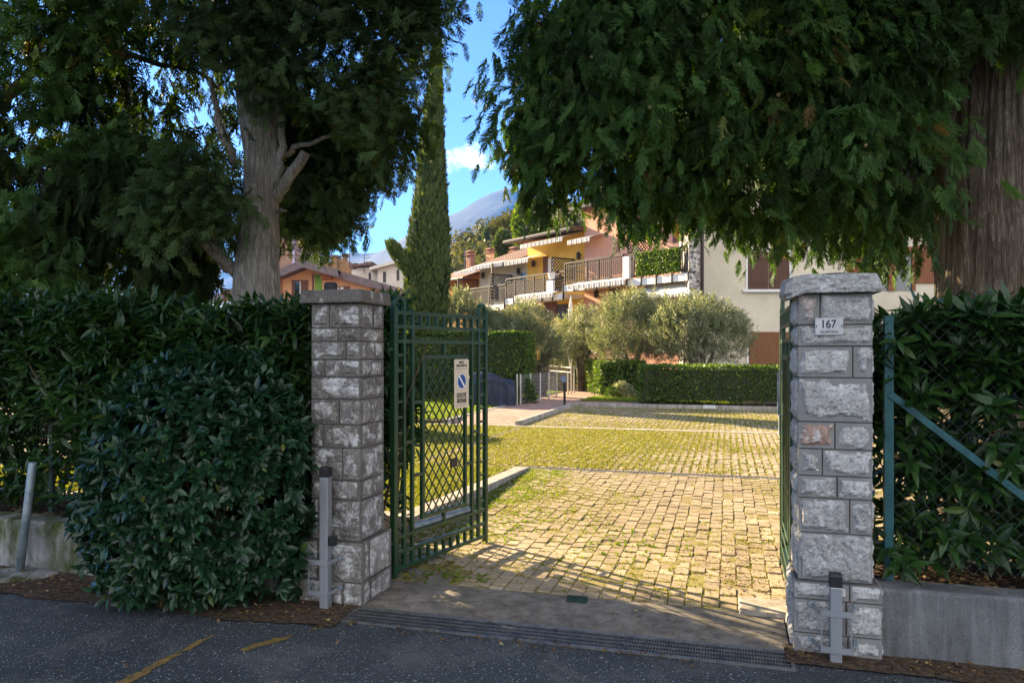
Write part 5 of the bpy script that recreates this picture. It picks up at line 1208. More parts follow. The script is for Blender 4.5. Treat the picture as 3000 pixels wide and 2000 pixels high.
# ================================================================ terraced houses (right of centre)
phi = math.radians(35.2); ax_ = np.array([-math.sin(phi), math.cos(phi)]); nx_ = np.array([-math.cos(phi), -math.sin(phi)]); P0 = np.array([6.75, 28.35])
MR = Matrix(((ax_[0], nx_[0], 0, P0[0]), (ax_[1], nx_[1], 0, P0[1]), (0, 0, 1, 0), (0, 0, 0, 1)))
def rs(px, d=0.0):
    k = (px - CX) / F; return (k * (P0[1] + nx_[1] * d) - P0[0] - nx_[0] * d) / (ax_[0] - k * ax_[1])
def rz(y, s, d=0.0):
    return EYE - (y - HY) / F * (P0[1] + ax_[1] * s + nx_[1] * d)
def rrect(x0, x1, y0, y1, d=0.0):
    s0, s1 = rs(x1, d), rs(x0, d); sm = (s0 + s1) / 2; return s0, s1, rz(y1, sm, d), rz(y0, sm, d)
def rw(s, d, z): return MR @ Vector((s, d, z))
def house_unit(name, label, s0, s1, d, ze, mat, roofm, rise=1.5, dep=7.0, ov=0.85, e0=0.0, e1=0.0, base=0.0):
    t = thing(name, label, 'house', rw((s0 + s1) / 2, d - dep / 2, 0.0), 'terraced houses')
    m = MB(MR); m.extrude([(d, base), (d, ze + 0.05), (d - dep / 2, ze + rise - .08), (d - dep, ze + 0.05), (d - dep, base)], 0, s0, s1); m.build('wall', mat, t)
    m = MB(MR); k = rise / (dep / 2); th = 0.16
    m.extrude([(d + ov, ze - k * ov + .06), (d + ov, ze - k * ov + th + .06), (d - dep / 2, ze + rise + th), (d - dep - .3, ze - k * .3 + th), (d - dep - .3, ze - k * .3), (d - dep / 2, ze + rise)], 0, s0 - e0, s1 + e1)
    rf = m.build('roof', roofm, t)
    m = MB(MR); m.path([(s0 - e0, d + ov + .06, ze - k * ov + .12), (s1 + e1, d + ov + .06, ze - k * ov + .12)], .085, 8); m.build('gutter', M['gutter'], rf)
    return t, rf
def railing(t, x0, x1, ytop0, ytop1, d, zs=None, hgt=0.95, fancy=False, side=True, step=0.115, slab=None, post=0.75, sub=None):
    s0, s1 = rs(x1, d), rs(x0, d); z1 = (rz(ytop1, s0, d) + rz(ytop0, s1, d)) / 2; z0 = z1 - hgt
    sl = MB(MR); si = max(s0, 0.0); sl.prism([(si, 0.004), (s1, 0.004), (s1, d + .05), (s0, d + .05)], z0 - .22, z0 - .07); b = sl.build('balcony', M['white'], t)
    m = MB(MR); m.box(s0, s1, d + .051, d + .075, z0 - .30, z0 - .03); m.build('fascia_panel', M['white'], b)
    m = MB(MR); m.box(s0, s1, d - .035, d + .035, z1 - .07, z1); m.box(s0, s1, d - .015, d + .015, z0 + .06, z0 + .09)
    m.box(s0, s1, d - .015, d + .015, z1 - .20, z1 - .175)
    s = s0 + .02
    while s < s1:
        if fancy: 
            e = min(s + step * 2.2, s1); n = 10
            for w in (1, -1):
                p = [(s + (e - s) * (0.5 - 0.5 * w * math.cos(math.pi * i / n)), d, z0 + .09 + (z1 - z0 - .29) * i / n) for i in range(n + 1)]
                for i in range(n): m.bar(p[i], p[i + 1], .034, .03, (0, 1, 0))
            s += step * 1.1
        else:
            m.bar((s, d, z0 + .06), (s, d, z1 - .04), .032, .032); s += step
    s = s0
    while s <= s1 + .01:
        m.bar((s, d + .09, z0 - .32), (s, d + .09, z0 + .02), .08, .03); m.bar((s, d, z0), (s, d, z1), .05, .05); s += (s1 - s0) / max(1, round((s1 - s0) / post))
    if side:
        for ss in ((s0, s1) if s0 > 0 else (s1,)): m.bar((ss, .02, z1 - .02), (ss, d, z1 - .02), .04, .04); m.bar((ss, .02, z0 + .08), (ss, d, z0 + .08), .03, .03)
    m.build('railing', M['iron'], b); return s0, s1, z0, z1
def awning(t, x0, x1, yb0, yb1, d, drop, zin=0.0, val=.22, d0=.05):
    s0, s1 = rs(x1, d), rs(x0, d); zo = (rz(yb1, s0, d) + rz(yb0, s1, d)) / 2 + val
    m = MB(MR); n = max(8, int((s1 - s0) / .15))
    si = max(s0, 0.0); m.add([(si, d0, zo + drop), (s1, d0, zo + drop), (s1, d, zo), (s0, d, zo), (si, d0, zo + drop - .02), (s1, d0, zo + drop - .02), (s1, d, zo - .02), (s0, d, zo - .02)],
          [(0, 1, 2, 3), (7, 6, 5, 4), (0, 3, 7, 4), (1, 5, 6, 2), (0, 4, 5, 1)])
    a = m.build('awning', M['awning'], t)
    m = MB(MR)
    for i in range(n):
        a0, a1 = s0 + (s1 - s0) * i / n, s0 + (s1 - s0) * (i + 1) / n; am = (a0 + a1) / 2; w = .008 * (1 if i % 2 else -1)
        m.add([(a0, d, zo), (am, d + .02 + w, zo), (a1, d, zo), (a1, d, zo - val * .78), (am, d + .02 + w, zo - val), (a0, d, zo - val * .78)], [(0, 1, 4, 5), (1, 2, 3, 4)])
    m.build('valance', M['awning'], a); return a
def trellis(t, x0, x1, y0, y1, d1, dlen):
    s = rs(x1, d1 - dlen); z0 = rz(y1, s, d1); z1 = rz(y0, s, d1 - dlen / 2); m = MB(MR); d0 = d1 - dlen
    for a, b in (((d0, z0), (d1, z0)), ((d0, z1), (d1, z1)), ((d0, z0), (d0, z1)), ((d1, z0), (d1, z1))): m.bar((s, a[0], a[1]), (s, b[0], b[1]), .05, .05)
    st = .16
    for sg in (1, -1):
        k = -(z1 - z0)
        while k < dlen + (z1 - z0):
            pts = []
            for i in range(41):
                zz_ = z0 + (z1 - z0) * i / 40; dd = d0 + k + sg * (zz_ - (z0 if sg > 0 else z1)) 
                if d0 <= dd <= d1: pts.append((s + sg * .012, dd, zz_))
            if len(pts) > 1: m.bar(pts[0], pts[-1], .034, .016, (1, 0, 0))
            k += st
    return m.build('trellis', M['iron'], t)
def panel(t, name, x0, x1, y0, y1, mat, d=0.0, proud=.03, frame=None):
    s0, s1, z0, z1 = rrect(x0, x1, y0, y1, d); m = MB(MR); m.box(s0, s1, d - .05, d + proud, z0, z1); o = m.build(name, mat, t)
    if frame:
        m = MB(MR); w = .07
        m.box(s0 - w, s0, d - .05, d + proud + .02, z0, z1 + w); m.box(s1, s1 + w, d - .05, d + proud + .02, z0, z1 + w); m.box(s0, s1, d - .05, d + proud + .02, z1, z1 + w); m.build('frame', frame, o)
    return o
def lamp(t, x, y, d):
    s = rs(x, d + .12); z = rz(y, s, d + .12); m = MB(MR); m.path([(s, d, z + .05), (s, d + .12, z + .05), (s, d + .12, z + .12)], .02, 6)
    m.path([(s, d + .12, z - .18), (s, d + .12, z - .14), (s, d + .12, z + .08), (s, d + .12, z + .16)], [.05, .08, .10, .03], 10); return m.build('wall_lamp', M['gutter'], t)
def chimney(t, x0, x1, y0, y1, d, mat=M['peach'], capm=M['tiles2'], name='chimney'):
    s0, s1, z0, z1 = rrect(x0, x1, y0, y1, d); z1 -= .30; s1 = s0 + (s1 - s0) * .7; w = (s1 - s0) * .3; m = MB(MR); m.box(s0, s1, d - w, d + w, z0 - .8, z1); c = m.build(name, mat, t)
    m = MB(MR); m.box(s0 - .08, s1 + .08, d - w - .08, d + w + .08, z1, z1 + .08); m.box(s0 + .03, s1 - .03, d - w + .02, d + w - .02, z1 + .081, z1 + .22); m.box(s0 - .06, s1 + .06, d - w - .06, d + w + .06, z1 + .221, z1 + .30, .06); m.build('chimney_cap', capm, c); return c
sP0, sP1 = -0.05, rs(1727); sY1 = rs(1545); sC1 = rs(1405); sO1 = rs(1318)
pink, pr = house_unit('terraced_house', 'pink terraced house with green balcony screen and big white awning', sP0, sP1 - .01, 0.30, 7.7, M['pink'], M['tiles'], 0.5, ov=.9)
yel, yr = house_unit('terraced_house', 'yellow terraced house between the pink and cream ones, with curly iron balcony railings', sP1, sY1 - .01, 0.0, 6.95, M['yellowr'], M['tiles'], 0.4, ov=1.0, e1=.5)
cre, cr = house_unit('terraced_house', 'cream terraced house with three white awnings and plain bar railing', sY1, sC1 - .01, 0.0, 6.15, M['palecream'], M['tiles'], 1.35, ov=.95)
ora, orr = house_unit('terraced_house', 'orange terraced house half hidden by the column cypress, last of its row', sC1, sO1 + 1.5, 0.0, 5.75, M['orange'], M['tiles2'], 1.25, ov=.95)
# pink unit
panel(pink, 'shutter', 1972, 2018, 655, 722, M['browndoor'], .30); trellis(pink, 1850, 1903, 697, 742, 1.5, 1.2)
s0, s1, z0, z1 = railing(pink, 1842, 2022, 744, 718, 1.5)
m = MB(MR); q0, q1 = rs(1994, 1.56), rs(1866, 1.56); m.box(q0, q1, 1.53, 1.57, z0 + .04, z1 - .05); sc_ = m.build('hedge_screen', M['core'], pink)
rng = np.random.default_rng(7); n = 2600; P = np.array([tuple(rw(a, 1.58 + c, b)) for a, b, c in zip(rng.uniform(q0, q1, n), rng.uniform(z0 + .03, z1 - .03, n), rng.uniform(0, .03, n))])
nv = np.array([nx_[0], nx_[1], .3]); dd = nv * .3 + rng.normal(size=(n, 3)); V, Fq, T = inst(*quad_template(.7), P, frames(dd, rng, nv * 1.5), .075 * rng.uniform(.7, 1.3, n), np.clip(.55 + rng.normal(0, .25, n), 0, 1)); np_mesh('foliage', V, Fq, M['boxhedge'], sc_, T)
awning(pink, 1840, 2022, 880, 868, 1.9, .85, val=.12, d0=.36)
panel(pink, 'door', 1785, 1815, 845, 905, M['browndoor'], .30); lamp(pink, 1746, 860, .30)
m = MB(MR); q = rs(1834, 1.6); m.box(q - .16, q + .16, 1.35, 1.62, rz(818, q, 1.6), rz(752, q, 1.6)); m.build('balcony_pier', M['white'], pink)
panel(pink, 'opening', 1790, 1830, 1010, 1060, M['shutter'], .3)
# yellow unit
awning(yel, 1524, 1648, 736, 702, 1.15, .30); awning(yel, 1662, 1728, 724, 704, 1.1, .30)
panel(yel, 'balcony_door', 1592, 1606, 752, 805, M['browndoor']); panel(yel, 'door_glass', 1607, 1622, 756, 805, M['white'])
trellis(yel, 1627, 1682, 757, 812, 1.35, 1.3); lamp(yel, 1694, 748, 0); lamp(yel, 1562, 771, 0)
railing(yel, 1655, 1826, 770, 744, 1.3, side=True); railing(yel, 1483, 1655, 815, 793, 1.25, fancy=True)
m = MB(MR); q = rs(1614, 1.35); m.box(q - .22, q + .22, 1.30, 1.42, rz(856, q, 1.4), rz(822, q, 1.4)); m.path([(q, 1.2, rz(822, q)), (q, 1.2, rz(805, q))], [.2, .26], 10); m.build('planter', M['white'], yel)
awning(yel, 1662, 1830, 852, 834, 1.9, .28, d0=.8); awning(yel, 1506, 1620, 884, 870, 1.6, .25, d0=.8)
panel(yel, 'door', 1596, 1632, 876, 932, M['browndoor']); panel(yel, 'opening', 1633, 1664, 891, 935, M['gutter'])
chimney(yel, 1494, 1514, 724, 742, -2.5)
m = MB(); c = rw(rs(1672, 2.2), 2.2, 0); zt = rz(866, rs(1672, 2.2), 2.2); m.path([(c.x, c.y, 0.9), (c.x, c.y, 1.6), (c.x, c.y, zt - .6), (c.x, c.y, zt)], [.03, .13, .11, .015], 10)
tag(m.build('parasol', M['awning']), 'closed pale parasol standing before the dark opening of the yellow house', 'parasol')
# cream unit
awning(cre, 1478, 1547, 782, 768, 1.1, .28); awning(cre, 1378, 1440, 796, 783, 1.1, .28); awning(cre, 1442, 1472, 787, 778, 1.1, .28)
trellis(cre, 1452, 1500, 805, 872, 1.35, 1.3); lamp(cre, 1414, 806, 0); lamp(cre, 1518, 794, 0)
railing(cre, 1345, 1482, 848, 832, 1.25, step=.10, post=1.5)
m = MB(MR); q = rs(1441, 1.2); m.box(q - .06, q + .06, 1.14, 1.22, 3.6, 6.0); m.build('post', M['iron'], cre)
chimney(cre, 1366, 1384, 735, 757, -1.8, M['tiles2']); chimney(cre, 1424, 1442, 728, 744, -2.2)
panel(cre, 'window', 1556 - 30, 1540, 800, 822, M['glass'])
# orange unit
awning(ora, 1330, 1394, 812, 796, 1.1, .25); trellis(ora, 1349, 1400, 818, 875, 1.3, 1.25); panel(ora, 'door', 1330, 1345, 830, 870, M['browndoor'])
# stone end column and drain pipe
CYc = 26.3; sc1 = pp(2019, 0, CYc)[0]; sc2 = pp(2047, 0, CYc)[0]
m = MB(); m.box(sc1, sc2, CYc, 27.9, 0.0, 8.2)
def col_fn(i, j):
    x = sc1 - .02 + (sc2 - sc1 + .04) * i; z = 8.2 * j; d = .10 * (fbm(x * 5, z * 3.2, 3) - .3)
    return np.stack([x, CYc - np.clip(d, 0.006, 1), z], 1)
t = thing('stone_column', 'tall rough stone wall end at the corner of the pink house', 'column', ((sc1 + sc2) / 2, 27.1, 0))
m.build('core', M['roughstone'], t); V, Fq = grid_mesh(col_fn, 10, 160); np_mesh('rubble_face', V, Fq, M['roughstone'], t)
# ================================================================ cream house on the right
BY = 28.0; bx0 = pp(2050, 0, BY)[0]
t = thing('cream_house', 'large plain cream house with brown shutters and a brown garage door behind the olives', 'house', (14, 33, 0))
m = MB(); m.box(bx0, 24, BY, 38, 0, 8.2); m.build('wall', M['cream'], t)
m = MB(); m.extrude([(BY - .9, 8.15), (BY - .9, 8.3), (33, 9.9), (38.9, 8.3), (38.9, 8.15), (33, 9.7)], 0, bx0 - .5, 24.5); m.build('roof', M['tiles'], t)
m = MB(); q = pp(2056, 0, BY)[0]; m.path([(q, BY - .08, 0), (q, BY - .08, 8.1)], .06, 8); m.build('drain_pipe', M['gutter'], t)
def wpx(x0, x1, y0, y1, Y): a = pp(x0, y1, Y); b = pp(x1, y0, Y); return a[0], b[0], a[2], b[2]
def shutters(t, x0, x1, y0, y1, mat, leaves=2, sill=True, Y=BY):
    a, b, z0, z1 = wpx(x0, x1, y0, y1, Y); m = MB()
    m.box(a - .07, a, Y - .035, Y + .1, z0, z1 + .07); m.box(b, b + .07, Y - .035, Y + .1, z0, z1 + .07); m.box(a, b, Y - .035, Y + .1, z1, z1 + .07); f = m.build('window', M['white'], t)
    if sill: m = MB(); m.box(a - .2, b + .15, Y - .12, Y + .1, z0 - .10, z0); m.build('sill', M['white'], f)
    for k in range(leaves):
        p, q = a + (b - a) * k / leaves + .012, a + (b - a) * (k + 1) / leaves - .012
        m = MB(); m.box(p, q, Y - .03, Y + .03, z0 + .01, z1 - .01)
        for zz_ in (z0 + .25, z1 - .25): m.box(p + .05, q - .05, Y - .045, Y - .031, zz_ - .04, zz_ + .04)
        m.build('shutter', mat, f)
    return f
shutters(t, 2190, 2312, 738, 848, M['shutter'])
a, b, z0, z1 = wpx(2192, 2335, 972, 1075, BY)
m = MB(); m.box(a, b, BY - .03, BY + .03, z0, z1); g_ = m.build('garage_door', M['garage'], t)
m = MB(); m.box(a - .07, a, BY - .05, BY + .1, z0, z1 + .07); m.build('frame', M['white'], g_)
def leaf(x0, x1, y0, y1, mat): 
    a, b, z0, z1 = wpx(x0, x1, y0, y1, BY); m = MB(); m.box(a, b, BY - .06, BY - .02, z0, z1); return m.build('shutter', mat, t)
leaf(2481, 2549, 728, 830, M['shutter_o']); leaf(2682, 2752, 720, 830, M['shutter_o'])
a, b, z0, z1 = wpx(2552, 2680, 728, 852, BY); m = MB(); m.box(a, b, BY - .02, BY + .05, z0, z1); w = m.build('window', M['glass'], t)
m = MB(); mid = pp(2610, 0, BY)[0]
for p, q in ((a, a + .10), (mid - .13, mid + .13), (b - .13, b)): m.box(p, q, BY - .07, BY - .021, z0, z1)
m.box(a, b, BY - .066, BY - .021, z1 - .12, z1 + .06); m.build('frame', M['shutter_o'], w)
def lampw(t, x, y, Y):
    c = pp(x, y, Y - .14); m = MB(); m.path([(c[0], Y, c[2] + .1), (c[0], c[1], c[2] + .1)], .02, 6); m.path([(c[0], c[1], c[2] - .13), (c[0], c[1], c[2] - .1), (c[0], c[1], c[2] + .08), (c[0], c[1], c[2] + .14)], [.05, .08, .1, .04], 10); return m.build('wall_lamp', M['gutter'], t)
lampw(t, 2456, 752, BY)
# ================================================================ peach gable house on the left
HYd = 58.0
t = thing('peach_house', 'peach gable-fronted house with a bright green panel under its eaves', 'house', (pp(980, 0, HYd)[0], 62, 0))
ap = pp(886, 777, HYd - 2.0); lf = pp(800, 812, HYd - 2.0); rt = pp(1182, 862, HYd - 2.0)
ksl = (ap[2] - lf[2]) / (ap[0] - lf[0]); ksr = (ap[2] - rt[2]) / (rt[0] - ap[0])
lx = ap[0] - 6.0; rx = rt[0]
m = MB(); m.extrude([(lx, 0), (rx - .8, 0), (rx - .8, ap[2] - ksr * (rx - .8 - ap[0])), (ap[0], ap[2]), (lx, ap[2] - ksl * (ap[0] - lx))], 1, HYd, HYd + 12)
m.build('wall', M['peach'], t)
th = .5
def slab(name, x0, x1, y0, y1, mat, thk, zoff=0.0):
    m = MB(); z = lambda x: (ap[2] - (ksr * (x - ap[0]) if x > ap[0] else ksl * (ap[0] - x))) + zoff
    m.extrude([(x0, z(x0)), (x1, z(x1)), (x1, z(x1) + thk), (x0, z(x0) + thk)], 1, y0, y1); return m.build(name, mat, t)
xs = pp(990, 0, HYd - 2.0)[0]
rf = slab('roof', lx - .6, ap[0], HYd - 1.95, HYd + 12.5, M['tiles'], .18, .20)
slab('roof', ap[0], xs, HYd - 1.95, HYd + 12.5, M['tiles'], .18, .20); slab('roof', xs, rx + .2, HYd - .75, HYd + 12.5, M['tiles'], .18, .198)
slab('soffit', lx - .6, ap[0], HYd - 1.88, HYd - .002, M['eave'], .10, .092); slab('soffit', ap[0], xs, HYd - 1.88, HYd - .002, M['eave'], .10, .092); slab('soffit', xs, rx + .2, HYd - .70, HYd - .002, M['eave'], .10, .09)
slab('fascia', lx - .62, ap[0], HYd - 1.22, HYd - 1.952, M['fascia'], .58, -.14); slab('fascia', ap[0], xs, HYd - 1.22, HYd - 1.952, M['fascia'], .58, -.14); slab('fascia', xs + .01, rx + .22, HYd - .86, HYd - .753, M['fascia'], .58, -.15)
def hp(name, x0, x1, y0, y1, mat, p=.04, Y=HYd, par=None):
    a, b, z0, z1 = wpx(x0, x1, y0, y1, Y); m = MB(); m.box(a, b, Y - p, Y + .03, z0, z1); return m.build(name, mat, par or t)
hp('door', 855, 904, 820, 900, M['browndoor']); hp('door_glass', 864, 882, 826, 900, M['glass'], .06); hp('door_frame', 878.5, 882, 824, 900, M['white'], .08)
hp('green_panel', 923, 944, 804, 850, M['green']); hp('post', 915, 920, 802, 850, M['browndoor'], .06)
w = hp('window', 960, 1026, 838, 880, M['browndoor']); hp('pane', 983, 993, 841, 870, M['white'], .06, HYd, w); hp('pane', 997, 1007, 841, 870, M['white'], .06, HYd, w)
w = hp('window', 1145, 1182, 868, 900, M['browndoor']); hp('beam', 948, 976, 808, 820, M['eave'], .9)
m = MB(); q = pp(826, 0, HYd)[0]; m.path([(q, HYd - .1, 0), (q, HYd - .1, 7.6)], .08, 8); m.build('drain_pipe', M['eave'], t)
a, b, z0, z1 = wpx(800, 846, 862, 880, HYd - 1.5); m = MB(); m.box(a, b, HYd - 1.5, HYd, z0 - .1, z0); bb = m.build('balcony', M['white'], t)
m = MB(); m.bar((a, HYd - 1.5, z1), (b, HYd - 1.5, z1), .05, .05); x = a
while x < b: m.bar((x, HYd - 1.5, z0), (x, HYd - 1.5, z1), .025, .025); x += .13
m.build('railing', M['iron'], bb)
# ---- tower, old brick house, cream house behind
TY = 80.0; a, b, z0, z1 = wpx(790, 857, 560, 900, TY); t = thing('brick_tower', 'brown brick tower block with a tan band, behind the pale cypress trunk', 'tower block', ((a + b) / 2, TY + 3, 0))
m = MB(); m.box(a - 1.2, b, TY, TY + 12, 0, z1 + 4); m.build('wall', M['towerbrick'], t)
a2, b2, y0, y1 = wpx(790, 857, 735, 743, TY); m = MB(); m.box(a2 - 1.2, b2, TY - .05, TY - .003, y0, y1); m.build('band', M['towerband'], t)
m = MB(); q = pp(860, 0, TY)[0]; m.box(q - .11, q + .11, TY - .16, TY + .1, 0, z1 + 4); m.build('corner_pipe', M['lilac'], t)
OY_ = 73.0; t = thing('old_brick_house', 'old ochre brick house with a row of chimneys above the peach roof', 'house', (pp(1000, 0, OY_)[0], OY_ + 2, 0))
pts = [(925, 1000), (925, 781), (960, 770), (998, 756), (1030, 770), (1052, 800), (1062, 822), (1062, 1000)]
m = MB(); m.extrude([tuple(pp(x, min(y, 1050), OY_)[[0, 2]]) for x, y in pts], 1, OY_, OY_ + 8); m.build('wall', M['oldbrick'], t)
def chim(x0, x1, y0, y1, mat, dY=-.3, arch=False, Y=OY_, tt=None):
    a, b, z0, z1 = wpx(x0, x1, y0, y1, Y + dY); w = (b - a); m = MB(); m.box(a, b, Y + dY, Y + dY + w, z0, z1 - .3); c = m.build('chimney', mat, tt or t)
    m = MB(); m.box(a - .1, b + .1, Y + dY - .1, Y + dY + w + .1, z1 - .299, z1 - .03)
    if arch:
        n = 10; m.extrude([(a + (b - a) * (.5 - .5 * math.cos(math.pi * i / n)), z1 - .029 + .45 * w * math.sin(math.pi * i / n)) for i in range(n + 1)], 1, Y + dY, Y + dY + w)
    m.build('chimney_cap', M['tiles'], c)
chim(952, 961, 750, 790, M['oldbrick']); chim(971, 987, 746, 800, M['oldbrick'], -.5); chim(1004, 1016, 743, 780, M['oldbrick'], .4); chim(1030, 1054, 780, 840, M['palecream'], -1.2, True)
CY = 66.0; t = thing('pale_house', 'pale cream house with narrow dark windows beside the column cypress', 'house', (pp(1140, 0, CY)[0], CY + 3, 0))
cA, cB, cC = pp(1058, 792, CY + 3.4), pp(1106, 782, CY), pp(1215, 752, CY)
m = MB(); m.extrude([(cB[0], 0), (cC[0], 0), (cC[0], cC[2] - .15), (cB[0], cB[2] - .15)], 1, CY, CY + 8); m.build('wall', M['offwhite'], t)
m = MB(); m.extrude([(cA[0], 0), (cB[0] - .003, 0), (cB[0] - .003, cA[2] + .1), (cA[0], cA[2])], 1, CY + 1.3, CY + 8); m.build('side_wall', M['offwhite'], t)
m = MB(); m.extrude([(cB[0] - .6, cB[2] - .35), (cC[0] + .2, cC[2] - .16), (cC[0] + .2, cC[2] + .16), (cB[0] - .6, cB[2] - .08)], 1, CY - .6, CY + 8.2); m.build('roof', M['palecream'], t)
m = MB(); m.extrude([(cA[0] - .3, cA[2] + .02), (cB[0] - .61, cA[2] + .2), (cB[0] - .61, cA[2] + .5), (cA[0] - .3, cA[2] + .18)], 1, CY + .7, CY + 8.2); m.build('roof', M['tiles'], t)
def win(x0, x1, y0, y1, Y, mat=M['gutter']):
    a, b, z0, z1 = wpx(x0, x1, y0, y1, Y); m = MB(); m.box(a, b, Y - .02, Y + .05, z0, z1); w = m.build('window', mat, t); m = MB(); m.box(a - .06, b + .06, Y - .06, Y + .05, z0 - .07, z0); m.build('sill', M['offwhite'], w)
win(1122, 1131, 796, 828, CY); win(1162, 1170, 789, 822, CY); win(1080, 1087, 799, 826, CY + 1.3)
# rooftop aerials
def aerial(label, x, y0, y1, Y, kind):
    a = pp(x, y1, Y); b = pp(x, y0, Y); t = thing('tv_aerial', label, 'aerial', a, 'rooftop aerials')
    m = MB(); m.tube(a, b, .045, .028, 6); m.build('mast', M['antenna'], t)
    if kind == 'dish' or kind == 'dishes':
        for dz in ([.25] if kind == 'dish' else [.55, .1]):
            c = b - np.array([0.12, .15, (b[2] - a[2]) * (1 - dz)]); m = MB(); ns = []
            dr = Vector((-.75, -.55, .35)).normalized(); m.path([Vector(c) - dr * .07, Vector(c) - dr * .05, Vector(c), Vector(c) + dr * .06], [.08, .26, .42, .48], 14); m.build('dish', M['antenna'], t)
    if kind == 'yagi':
        m = MB()
        for dz, L_ in ((.05, .45), (.25, .6), (.45, .4)):
            z = b[2] - (b[2] - a[2]) * dz; m.bar((b[0], b[1], z), (b[0] + L_, b[1] - .1, z + .12), .03, .03)
            for k in range(4): m.bar((b[0] + L_ * k / 4 + .05, b[1] - .25, z + .03 * k), (b[0] + L_ * k / 4 + .05, b[1] + .2, z + .03 * k), .02, .02)
        m.build('elements', M['antenna'], t)
    if kind == 'mast':
        m = MB(); c = a + (b - a) * .3; m.path([c, c + (b - a) * .06], [.07, .04], 6); m.bar(b - np.array([.12, 0, .25]), b + np.array([.12, 0, -.25]), .02, .02); m.build('fitting', M['antenna'], t)
aerial('thin tall aerial mast standing alone above the peach roof ridge', 914, 700, 790, OY_ - .5, 'mast')
aerial('aerial mast with two dishes on the first brick chimney', 957, 708, 760, OY_ - .2, 'dishes')
aerial('small aerial between the dishes on the brick house', 972, 732, 750, OY_ - .2, 'mast')
aerial('short mast with a single dish beside the third brick chimney', 998, 732, 772, OY_ + .6, 'dish')
aerial('tallest aerial mast, rising from the old brick house', 1024, 668, 785, OY_ - .2, 'mast')
aerial('yagi aerial with several arms on the pale house roof', 1067, 744, 800, CY + 1, 'yagi')
aerial('white pole beside the orange house chimney', 1361, 728, 785, 42, 'pole')
# ================================================================ courtyard furniture
# covered motorbike
mc = (-0.42, 21.75)
prof_x = [-1.0, -.9, -.7, -.45, -.1, .2, .40, .50, .54]; prof_h = [0.3, .85, 1.0, .97, .90, .82, .76, .70, .3]
def tarp(i, j):
    x = -1.0 + 1.52 * i; h = np.interp(x, prof_x, prof_h); a = (j - .5) * math.pi; w = .40 - .05 * np.abs(x + .2)
    fold = .12 * (fbm(x * 3 + 2, j * 3.2, 5, 3) - .5) * 2; sag = .16 * np.sin((x + j) * 6) * np.cos(a) * .6
    p = np.sin(a); y = np.sign(p) * np.abs(p) ** .55 * w * (1 + .25 * (1 - np.cos(a) ** .4)) + fold; z = h * np.clip(np.cos(a), 0, 1) ** .5 + sag * .4 + fold * .3
    return np.stack([mc[0] + x, mc[1] + y, 0.06 + np.clip(z, 0.005, 3)], 1)
V, Fq = grid_mesh(tarp, 60, 50)
t = thing('covered_motorbike', 'motorbike under a dark navy cover parked by the tall clipped hedge', 'motorbike', (mc[0], mc[1], 0.06)); np_mesh('cover', V, Fq, M['navy'], t, smooth=True)
m = MB(); m.path([(mc[0] - .62, mc[1] - .42, .72), (mc[0] - .62, mc[1] - .47, .70)], [.07, .05], 10); m.build('strap', M['bluegreen'], t)
# wire fence along the path
fp = [(1515, 1184), (1525, 1184), (1554, 1178), (1583, 1173), (1608, 1168), (1631, 1163)]
t = thing('wire_fence', 'low wire fence on pale posts along the brick path', 'fence', (*gp(1575, 1174, .085)[:2], .085))
tops = []
for k, (x, y) in enumerate(fp):
    g_ = gp(x, y, .085); h = .88; m = MB(); m.tube(g_, g_ + np.array([0, 0, h]), .025, .025, 8); m.build('post', M['fenceposts'], t); tops.append(g_)
m = MB()
for a, b in zip(tops[1:-1], tops[2:]):
    for z in (.05, .17, .29, .41, .53, .65, .77, .85): m.bar(a + [0, 0, z], b + [0, 0, z], .008, .008)
    for k in range(1, 12): q = a + (b - a) * k / 12; m.bar(q + [0, 0, .05], q + [0, 0, .85], .006, .006)
m.build('wire_mesh', M['wire'], t)
t = thing('garden_gate', 'pale metal garden gate frame at the end of the wire fence', 'gate', (*gp(1672, 1154, .085)[:2], .085))
pA, pB, pC = gp(1664, 1155, .085), gp(1674, 1155, .085), gp(1682, 1151, .085)
for q, h in ((pA, .80), (pB, 1.0), (pC, 1.0)):
    m = MB(); m.tube(q, q + np.array([0, 0, h]), .03, .03, 8); m.build('post', M['fenceposts'], t)
q = np.array(pp(1600, 0, 31)[:2].tolist() + [.085]); m = MB(); m.bar(pB + [0, 0, .96], q + [0, 0, 1.0], .04, .03); m.bar(pB + [0, 0, .80], q + [0, 0, .78], .03, .03); m.build('rail', M['fenceposts'], t)
a = pp(1592, 1150, 30.5); b = pp(1684, 1150, 30.5)
m = MB(); m.box(a[0], b[0], 30.5, 30.9, 0.05, 1.02); 
tag(m.build('stone_wall', M['gabion'], bevel=.03), 'low pale stone wall behind the olive trunk and the wire fence', 'wall')
# round sign on a short post
g_ = gp(1654, 1194, 0.0); t = thing('post_lamp', 'short dark post with a round slate-blue disc at the kerb corner', 'post', g_)
m = MB(); m.tube(g_, g_ + np.array([0, 0, .80]), .036, .036, 10); m.build('post', M['black'], t)
c = g_ + np.array([-.03, -.045, .83]); m = MB(); dr = Vector((.35, -.9, .1)).normalized(); m.path([Vector(c) - dr * .02, Vector(c) + dr * .0, Vector(c) + dr * .02], [.085, .105, .095], 20); m.build('disc', M['slateblue'], t)
